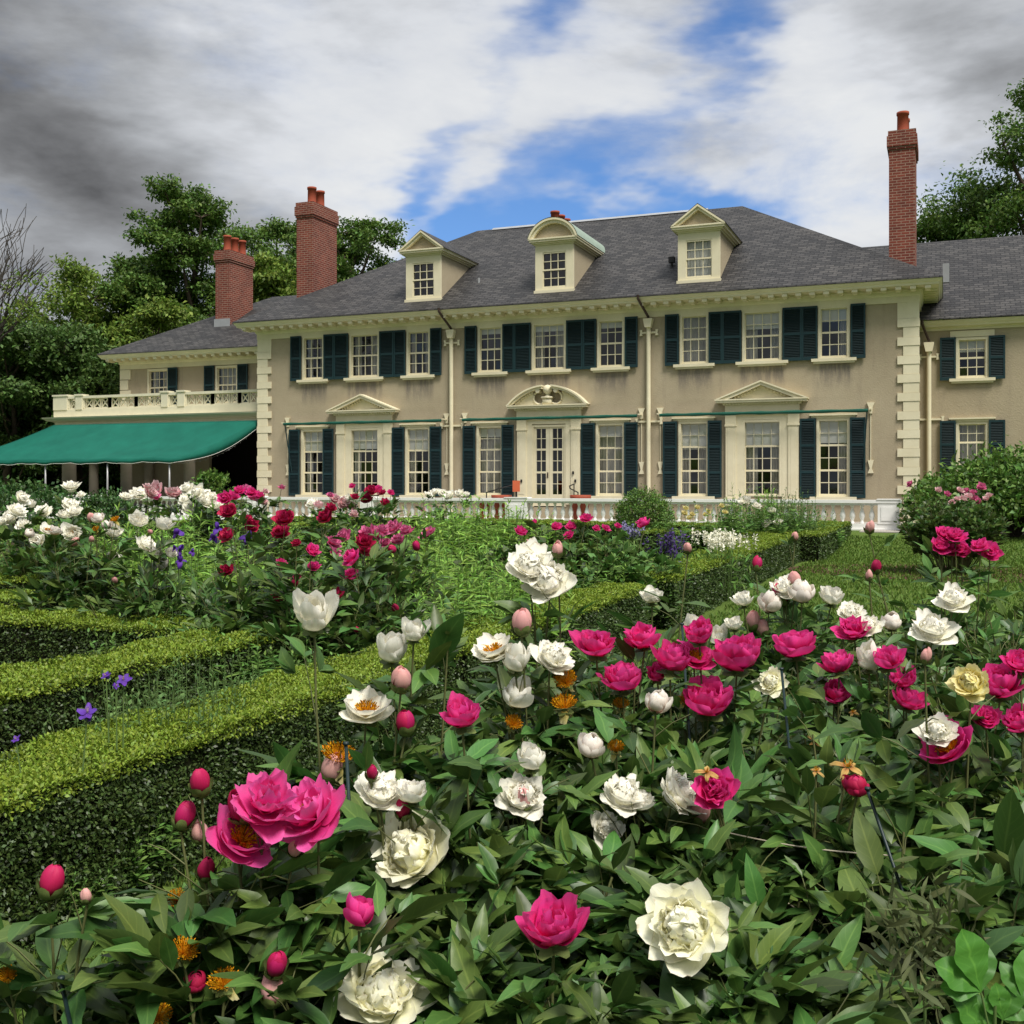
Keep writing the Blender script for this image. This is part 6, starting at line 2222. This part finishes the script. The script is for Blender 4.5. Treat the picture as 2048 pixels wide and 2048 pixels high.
for kind, u_, d, h, wide, lab in [
    ('bright', 905, 8.2, .86, 1.0, 'bright green narrow leaved clump below the rose pink peonies'),
    ('bright', 985, 8.6, .92, 1.1, 'tall bright green clump left of the pair of white blooms'),
    ('bright', 935, 10.2, 1.05, 1.2, 'bright green clump behind the rose pink peonies'),
    ('bright', 1030, 10.5, 1.0, 1.2, 'bright green clump behind the pair of tall white blooms'),
    ('bright', 860, 12.5, 1.15, 1.4, 'wide light green clump in the middle of the garden'),
    ('bright', 960, 13.5, 1.1, 1.5, 'light green clump left of the raspberry peony bed'),
    ('bright', 885, 19.5, 1.34, 2.0, 'left one of the two bright leafy mounds before the terracotta pots'),
    ('bright', 1010, 19.5, 1.30, 1.9, 'right one of the two bright leafy mounds before the terracotta pots'),
    ('bright', 950, 20.5, 1.30, 1.8, 'bright leafy mound between two others before the pots'),
    ('bright', 370, 11.5, 1.28, 1.3, 'light green clump behind the purple irises'),
    ('bright', 300, 12.5, 1.32, 1.4, 'light green clump behind the white cups at left'),
    ('bright', 230, 13.5, 1.34, 1.4, 'light green clump below the dark rounded shrub at left'),
    ('bright', 430, 13.0, 1.32, 1.4, 'light green clump below the far white peonies'),
    ('bright', 25, 13.2, 1.05, 1.5, 'light green leafy clump at the left edge below the white double peony'),
    ('bright', 100, 13.6, 1.05, 1.4, 'light green leafy clump just right of the one at the left edge'),
    ('bright', 780, 14.5, 1.15, 1.4, 'light green clump behind the rose pink group'),
    ('bright', 700, 14.0, 1.08, 1.2, 'light green clump right of the crimson double peony'),
    ('mid', 430, 7.6, .62, 1.0, 'mid green leafy clump under the purple irises'),
    ('mid', 510, 7.3, .58, 1.0, 'mid green leafy clump under the crimson peony near the hedge corner'),
    ('mid', 330, 8.2, .66, .9, 'mid green clump between the white cups and the irises'),
    ('mid', 620, 7.4, .55, 1.0, 'mid green clump at the foot of the raspberry red peony'),
    ('mid', 760, 7.6, .58, 1.0, 'mid green clump at the foot of the deep pink peony beside the long hedge'),
    ('mid', 850, 7.4, .55, .9, 'mid green clump beside the long hedge left of the bright clump'),
    ('mid', 690, 6.6, .40, .7, 'low green clump next to the corner of the cross hedge'),
    ('mid', 1130, 12.0, .85, 1.6, 'mid green clump under the raspberry blooms in the centre bed'),
    ('mid', 1230, 12.5, .82, 1.5, 'mid green clump under the magenta blooms of the centre bed'),
    ('bright', 1200, 11.8, .72, .9, 'bright green tuft beside the front corner of the tall hedge'),
    ('feather', 318, 5.0, .74, .9, 'feathery grass green clump between the two front hedges'),
    ('feather', 395, 5.5, .70, .85, 'feathery green clump near the hedge corner behind the first'),
    ('feather', 250, 4.6, .50, .55, 'feathery green clump behind the violet columbines'),
    ('mid', 120, 3.95, .28, .3, 'small leafy seedling on the soil at left between the hedges'),
    ('mid', 470, 6.0, .48, .6, 'dark leafy clump at the inner corner of the front hedge'),
    ('feather', 1520, 24, 1.50, 2.0, 'tall feathery bush with white roses in front of it'),
    ('feather', 1570, 24.5, 1.45, 1.8, 'grey green feathery bush right of the white roses'),
    ('bright', 1500, 24.5, 1.62, 1.5, 'tallest bright plume left of the feathery bush'),
    ('bright', 600, 20, 1.05, 1.6, 'far light green clump left of the far blush peony'),
    ('mid', 1620, 26, 1.0, 1.5, 'low green clump at the foot of the balustrade at right'),
]:
    stemplant(kind, u_, d, h, lab, wide)


def flowerplant(label, cat, name, d, flowers, conv, leafkind, h, wide, group=None):
    """iris / columbine / rose / salvia: leaf clump plus individual blossoms on stems"""
    pts = [at(*conv(x, y), d * (1 + rng.normal(0, .02))) for x, y, *_ in flowers]
    c = np.mean(pts, axis=0)
    t = empty(name, (c[0], c[1], gz(c[1])), label, cat, group)
    me = SPM[leafkind][0]
    o = bpy.data.objects.new('foliage', me)
    COL.objects.link(o)
    o.parent = t
    o.scale = (wide, wide, h - gz(c[1]))
    a = Acc()
    for p, (x, y, w, k, col) in zip(pts, flowers):
        b0 = np.array([c[0] + (p[0] - c[0]) * .4, c[1] + (p[1] - c[1]) * .4, gz(c[1])])
        a.tube(np.array([b0, (b0 + p) / 2 + [.01, 0, 0], p]), .005, .003, 4)
        bloom(t, k, col, p, w / 1.8867 * d / FPX * 1.15, face_to_cam(p, 1.2, rng.uniform(-50, 50)), True)
    link(a.mesh('stalks', M['stem']), 'flower_stalk', t)
    return t


flowerplant('purple iris clump beside the ivory peony cups', 'iris', 'iris_plant', 8.6, [(670, 315, 46, 'iris', 'V'), (675, 380, 46, 'iris', 'V'), (682, 420, 42, 'iris', 'V'), (725, 385, 26, 'iris', 'V'), (660, 372, 26, 'iris', 'V')], c4, 'iris', .9, .9, 'purple irises')
flowerplant('purple iris clump left of the tall crimson peony', 'iris', 'iris_plant', 9.2, [(820, 298, 44, 'iris', 'V'), (806, 335, 42, 'iris', 'V'), (935, 330, 46, 'iris', 'V')], c4, 'iris', .95, .9, 'purple irises')
flowerplant('violet columbine with a pair of nodding flowers between the front hedges', 'columbine', 'columbine_plant', 4.3, [(400, 850, 40, 'columbine', 'V'), (466, 866, 52, 'columbine', 'V'), (437, 890, 28, 'columbine', 'V')], c4, 'mid', .40, .4, 'violet columbines')
flowerplant('violet columbine with one low flower nearest the long hedge at left', 'columbine', 'columbine_plant', 3.95, [(330, 990, 70, 'columbine', 'V'), (60, 1090, 34, 'columbine', 'V')], c4, 'mid', .26, .35, 'violet columbines')
flowerplant('white rose bush in front of the feathery bush by the balustrade', 'rose bush', 'rose_bush', 23.5, [(880, 108, 40, 'rose', 'W'), (865, 100, 26, 'rose', 'W'), (922, 120, 26, 'rose', 'W'), (982, 138, 28, 'rose', 'W'), (960, 190, 30, 'rose', 'W'), (1006, 184, 30, 'rose', 'W'), (965, 180, 22, 'rose', 'W')], c5, 'mid', 1.25, 1.9, 'rose bushes before the balustrade')
flowerplant('pale yellow rose bush left of the white roses before the balustrade', 'rose bush', 'rose_bush', 23.5, [(655, 130, 20, 'rose', 'Y'), (680, 150, 18, 'rose', 'Y'), (672, 165, 20, 'rose', 'Y'), (740, 140, 18, 'rose', 'Y'), (700, 125, 18, 'rose', 'Y'), (790, 120, 18, 'rose', 'Y'), (802, 142, 20, 'rose', 'Y'), (650, 148, 20, 'rose', 'Y'), (728, 152, 16, 'rose', 'Y')], c5, 'mid', 1.05, 2.0, 'rose bushes before the balustrade')


def spikes(label, cat, name, cx, cy, wpx, d, n, col, hgt, mt):
    u_, v_ = c5(cx, cy)
    c = at(u_, v_, d)
    w = wpx / 1.8867 * d / FPX
    t = empty(name, (c[0], c[1], gz(c[1])), label, cat)
    a = Acc()
    for i in range(n):
        f = Acc()
        x, y = rng.normal(0, w * .28), rng.normal(0, .25)
        top = np.array([c[0] + x, c[1] + y, c[2] + hgt * rng.uniform(.1, .5)])
        b0 = np.array([c[0] + x * .7, c[1] + y * .7, gz(c[1])])
        f.tube(np.array([b0, (b0 + top) / 2, top]), .005, .003, 3, 1)
        k = 26
        zz = rng.random(k) * hgt * .55
        P = top - np.stack([0 * zz, 0 * zz, zz], 1) + rng.normal(0, .014, (k, 3))
        scatter(f, T_Q, P, rand_dirs(k) + [0, 0, .2], rand_dirs(k), rng.uniform(.03, .055, k))
        link(f.mesh('flower_spike', [mt, M['stem']]), 'flower_spike', t)
    P = np.stack([c[0] + rng.normal(0, w * .3, 300), c[1] + rng.normal(0, .25, 300), rng.uniform(.1, c[2] - .15, 300)], 1)
    scatter(a, T_NARROW_LO, P, rand_dirs(300) + [0, 0, .5], rand_dirs(300), rng.uniform(.08, .16, 300))
    link(a.mesh('foliage', M['phlox2']), 'foliage', t)


spikes('purple salvia with upright flower spikes beside the tall hedge', 'salvia', 'salvia_plant', 597, 262, 100, 13.5, 20, 'V', .42, mat('dusky_violet_petal', (.075, .045, .17), .6, .2, translucent=.2, island=.25))
spikes('white phlox with fluffy flower heads right of the purple salvia', 'phlox', 'phlox_plant', 785, 245, 190, 15, 38, 'W', .30, PET['W'])
spikes('pale mauve catmint behind the magenta blooms of the centre bed', 'catmint', 'catmint_plant', 440, 212, 70, 14.5, 12, 'V', .25, mat('mauve_petal', (.22, .20, .36), .6, .2, translucent=.2, island=.2))


# ------------------------------------------------------------------ shrubs and trees
def shrub(name, cx, cy, rx, ry, z0, z1, leaf, n, mt, label, cat='shrub', lump=.12, group=None):
    t = empty(name, (cx, cy, z0), label, cat, group)
    a = Acc()
    # lumpy dome: leaves gathered on random twig ends
    nc = max(40, n // 26)
    d = rand_dirs(nc)
    d[:, 2] = np.abs(d[:, 2]) * 1.0 - .15
    d = nrmz(d)
    h = z1 - z0
    C = np.stack([cx + d[:, 0] * rx, cy + d[:, 1] * ry, z0 + h * .42 + d[:, 2] * h * .58], 1)
    rr = 1 - np.abs(rng.normal(0, lump, nc))
    mid = np.array([cx, cy, z0 + h * .42])
    C = mid + (C - mid) * rr[:, None]
    C[:, 2] = np.maximum(C[:, 2], z0 + .03)
    k = n // nc
    sp = min(rx, h) * .11
    P = (C[:, None] + rng.normal(0, sp, (nc, k, 3))).reshape(-1, 3)
    out = np.repeat(d, k, 0)
    P[:, 2] = np.maximum(P[:, 2], z0 + .02)
    scatter(a, T_Q, P, nrmz(out * .6 + rand_dirs(len(P)) + [0, 0, .35]), nrmz(out * .7 + rand_dirs(len(P)) * .8 + [0, 0, .5]), leaf * rng.uniform(.65, 1.35, len(P)))
    link(a.mesh('foliage', M[mt], False), 'foliage', t)
    s_ = Acc()
    for i in range(0, nc, 3):
        s_.tube(np.array([[cx, cy, z0], (mid + C[i]) / 2, C[i]]), .018, .004, 4)
    link(s_.mesh('stems', M['bark']), 'branches', t)
    return t


p = at(1288, 1045, 27)
shrub('round_shrub', p[0], p[1], .70, .65, gz(p[1]), 1.42, .055, 9000, 'shrub', 'round clipped green shrub standing before the balustrade right of the door', group='shrubs near the terrace')
p = at(212, 1035, 23)
shrub('round_shrub', p[0], p[1], .62, .6, .1, 1.42, .07, 5000, 'shrubdark', 'dark green rounded shrub at left behind the white peony cups', group='shrubs near the terrace')
p = at(425, 1000, 30)
shrub('leafy_shrub', p[0], p[1], .62, .6, .2, 1.92, .11, 2600, 'shrub', 'light green leafy shrub in front of the dark porch opening', group='shrubs near the terrace')
p = at(2030, 1060, 28)
shrub('rhododendron', p[0], p[1], 2.0, 1.4, .2, 2.22, .14, 14000, 'shrub', 'large bright leaved shrub against the right wing of the house', lump=.16, group='shrubs near the terrace')
p = at(1870, 1060, 30.5)
shrub('leafy_shrub', p[0], p[1], .8, .8, .2, 1.75, .12, 3000, 'shrub', 'light green shrub at the right corner of the house beside the downspout', lump=.16, group='shrubs near the terrace')
p = at(40, 1020, 31)
shrub('leafy_shrub', p[0], p[1], 2.2, 1.0, .2, 1.55, .13, 4000, 'shrubdark', 'dark shrub at the left edge under the green awning', lump=.16, group='shrubs near the terrace')


def tree(u_, d, ztop, crown_w, label, mt, zbase=.35, nclump=90, per=250, leaf=.235, name='deciduous_tree', seed=0, shape='oval', zcrown=None, du=0):
    p = at(u_, 960, d)
    gzv = .1
    t = empty(name, (p[0], p[1], gzv), label, 'tree', 'trees behind the house')
    H = ztop
    zc = (zcrown if zcrown is not None else H * .30)
    base = np.array([p[0], p[1], gzv])
    br = Acc()
    axis_top = base + np.array([rng.normal(0, .5), rng.normal(0, .5), H * .86])
    tt = np.linspace(0, 1, 9)[:, None]
    tr = base + (axis_top - base) * tt + np.concatenate([np.zeros((1, 3)), rng.normal(0, .18, (8, 3)) * [1, 1, 0]])
    br.tube(tr, H * .022, H * .004, 8)
    link(br.mesh('trunk', M['bark']), 'trunk', t)
    a = Acc()
    lb = Acc()
    # big limbs, each carrying its own lobe of the crown
    nl = max(7, nclump // 9)
    lobes = []
    for i in range(nl):
        f = (i + .5) / nl
        az = i * 2.4 + rng.normal(0, .3)
        zz = zc + (H - zc) * (.10 + .86 * f)
        if shape == 'oval':
            wr = crown_w * sin(pi * min(.97, .20 + .74 * f)) ** .75
        elif shape == 'cone':
            wr = crown_w * (1.0 - f) ** .75 + .5
        else:
            wr = crown_w * (sin(pi * (.12 + .8 * f)) ** .5)
        rr_ = wr * rng.uniform(.45, .80)
        c = np.array([base[0] + cos(az) * rr_, base[1] + sin(az) * rr_, zz])
        R_ = max(wr * rng.uniform(.38, .58), 1.0)
        lobes.append((c, R_))
        s0 = base + (axis_top - base) * max(.15, (zz - R_ * 1.2) / H / .86 * .9)
        s0[2] = min(s0[2], zz)
        lb.tube(np.array([s0, (s0 + c) / 2 + [0, 0, -.3], c]), H * .008, H * .002, 5)
    lobes.append((np.array([axis_top[0], axis_top[1], H - 1.0]), crown_w * .28))
    tot = sum(r ** 2 for c, r in lobes)
    for c, r in lobes:
        nn = max(5, int(nclump * r ** 2 / tot * 1.6))
        dd = rand_dirs(nn)
        dd[:, 2] = dd[:, 2] * .75 + .15
        C = c + dd * (r * rng.uniform(.55, 1.08, nn))[:, None] * [1, 1, .85]
        C[:, 2] = np.minimum(C[:, 2], H + rng.normal(0, .25, nn))
        for q in C[::2]:
            lb.tube(np.array([c, (c + q) / 2 + rng.normal(0, .1, 3), q]), .035, .012, 3)
        k = int(per / 1.6)
        s_ = np.clip(r * .22, .3, .62)
        P = (C[:, None] + rng.normal(0, 1, (nn, k, 3)) * np.array([s_, s_, s_ * .55])).reshape(-1, 3)
        out = np.repeat(dd, k, 0)
        scatter(a, T_Q, P, nrmz(rand_dirs(len(P)) + out * .4 + [0, 0, -.15]), nrmz(rand_dirs(len(P)) * .7 + [0, 0, .9] + out * .4), leaf * rng.uniform(.6, 1.3, len(P)))
    link(lb.mesh('limbs', M['bark']), 'branches', t)
    link(a.mesh('crown', M[mt], False), 'crown', t)
    return t


def zt(v_, d):
    return EZ + (HV - v_) / FPX * d


tree(360, 60, zt(362, 60), 3.1, 'tallest dark maple rising above the left wing chimney', 'tree1', nclump=150, shape='round')
tree(265, 62, zt(505, 62), 3.0, 'dark tree on the left shoulder of the tallest maple', 'tree1', nclump=110, shape='round')
tree(150, 60, zt(528, 60), 3.6, 'broad leafy tree left of the maples with sky showing through', 'tree2', nclump=100, per=190, shape='round')
tree(540, 66, zt(428, 66), 3.8, 'rounded tree between the two left chimneys', 'tree1', nclump=140, shape='round')
tree(720, 66, zt(432, 66), 3.6, 'rounded tree right of the tall brick chimney at left', 'tree1', nclump=140, shape='round')
tree(650, 70, zt(418, 70), 3.0, 'tree top just behind the tall brick chimney at left', 'tree3', nclump=90, shape='round')
tree(540, 56, zt(520, 56), 2.6, 'lighter yellow green tree between the left chimneys, lower than the rest', 'tree2', nclump=100, shape='cone')
tree(775, 62, zt(520, 62), 2.2, 'lighter green tree low beside the first dormer', 'tree2', nclump=70, shape='round')
tree(330, 54, zt(610, 54), 2.8, 'lighter drooping tree in front of the tallest maple', 'tree2', nclump=100, shape='round')
tree(150, 52, zt(650, 52), 3.3, 'dense dark tree over the porch railing', 'tree3', nclump=120, shape='round', zcrown=2)
tree(20, 50, zt(640, 50), 3.2, 'dark tree at the left edge above the awning', 'tree3', nclump=110, shape='round', zcrown=2)
tree(260, 50, zt(720, 50), 2.6, 'low dark tree behind the end of the porch', 'tree3', nclump=90, shape='round', zcrown=1.5)
tree(80, 56, zt(820, 56), 3.5, 'low dark tree seen under the awning at left', 'tree3', nclump=90, shape='round', zcrown=.5)
tree(2075, 58, zt(165, 58), 4.4, 'tall dark tree at the right edge behind the wing', 'tree1', nclump=150, shape='round', per=230)
tree(1985, 60, zt(350, 60), 3.0, 'lower tree left of the tall tree at the right edge', 'tree1', nclump=90, shape='round', per=230)
tree(1915, 64, zt(420, 64), 2.4, 'small rounded tree right of the tall thin chimney', 'tree2', nclump=80, shape='round', per=230)


tree(1885, 62, zt(440, 62), 2.6, 'leafy tree just right of the tall thin chimney behind the wing roof', 'tree1', nclump=90, shape='round', per=230)
for u_, d, v_, lab in ((-40, 62, 860, 'low dark tree far behind the awning at the left edge'), (130, 66, 850, 'low dark tree seen between the porch columns'), (230, 62, 840, 'low dark tree behind the porch beside the wing wall')):
    tree(u_, d, zt(v_, d), 3.4, lab, 'tree3', nclump=90, shape='round', zcrown=.2)


def bare_tree():
    global rng
    rng = np.random.default_rng(56)
    p = at(-75, 960, 34)
    t = empty('bare_tree', (p[0], p[1], .1), 'bare grey leafless tree reaching in at the left edge', 'tree')
    br = Acc()
    tips = []
    def grow(a, d, L, r, lv):
        b_ = a + d * L
        br.tube(np.array([a, (a + b_) / 2 + rng.normal(0, L * .05, 3), b_]), max(r, .013), max(r * .62, .010), 5 if lv < 3 else 3)
        if lv == 6:
            tips.append(b_)
            return
        for k in range(3 if lv < 5 else 2):
            nd = nrmz(d + rng.normal(0, .33, 3) + np.array([0, 0, .12]))
            grow(b_ if k else a + d * L * .75, nd, L * rng.uniform(.66, .84), r * .55, lv + 1)
    grow(np.array([p[0], p[1], .1]), nrmz(np.array([.04, .03, 1.])), 3.3, .20, 1)
    link(br.mesh('limbs', M['barebark']), 'branches', t)
    # thin leafy spray low on the right side
    a = Acc()
    C = [at(40 + rng.uniform(-30, 60), 590 + rng.uniform(-50, 50), 33.5 + rng.normal(0, .5)) for _ in range(26)]
    P = np.concatenate([c + rng.normal(0, .13, (16, 3)) for c in C])
    scatter(a, T_Q, P, rand_dirs(len(P)), rand_dirs(len(P)) + [0, 0, .6], .14 * rng.uniform(.7, 1.2, len(P)))
    link(a.mesh('crown', M['tree2'], False), 'leaf_sprays', t)
    b2 = Acc()
    root = np.array([p[0] + .3, p[1], 5.2])
    for c in C[::2]:
        b2.tube(np.array([root, (root + c) / 2 + [0, 0, .3], c]), .03, .006, 4)
    link(b2.mesh('limbs', M['barebark']), 'branches', t)


bare_tree()
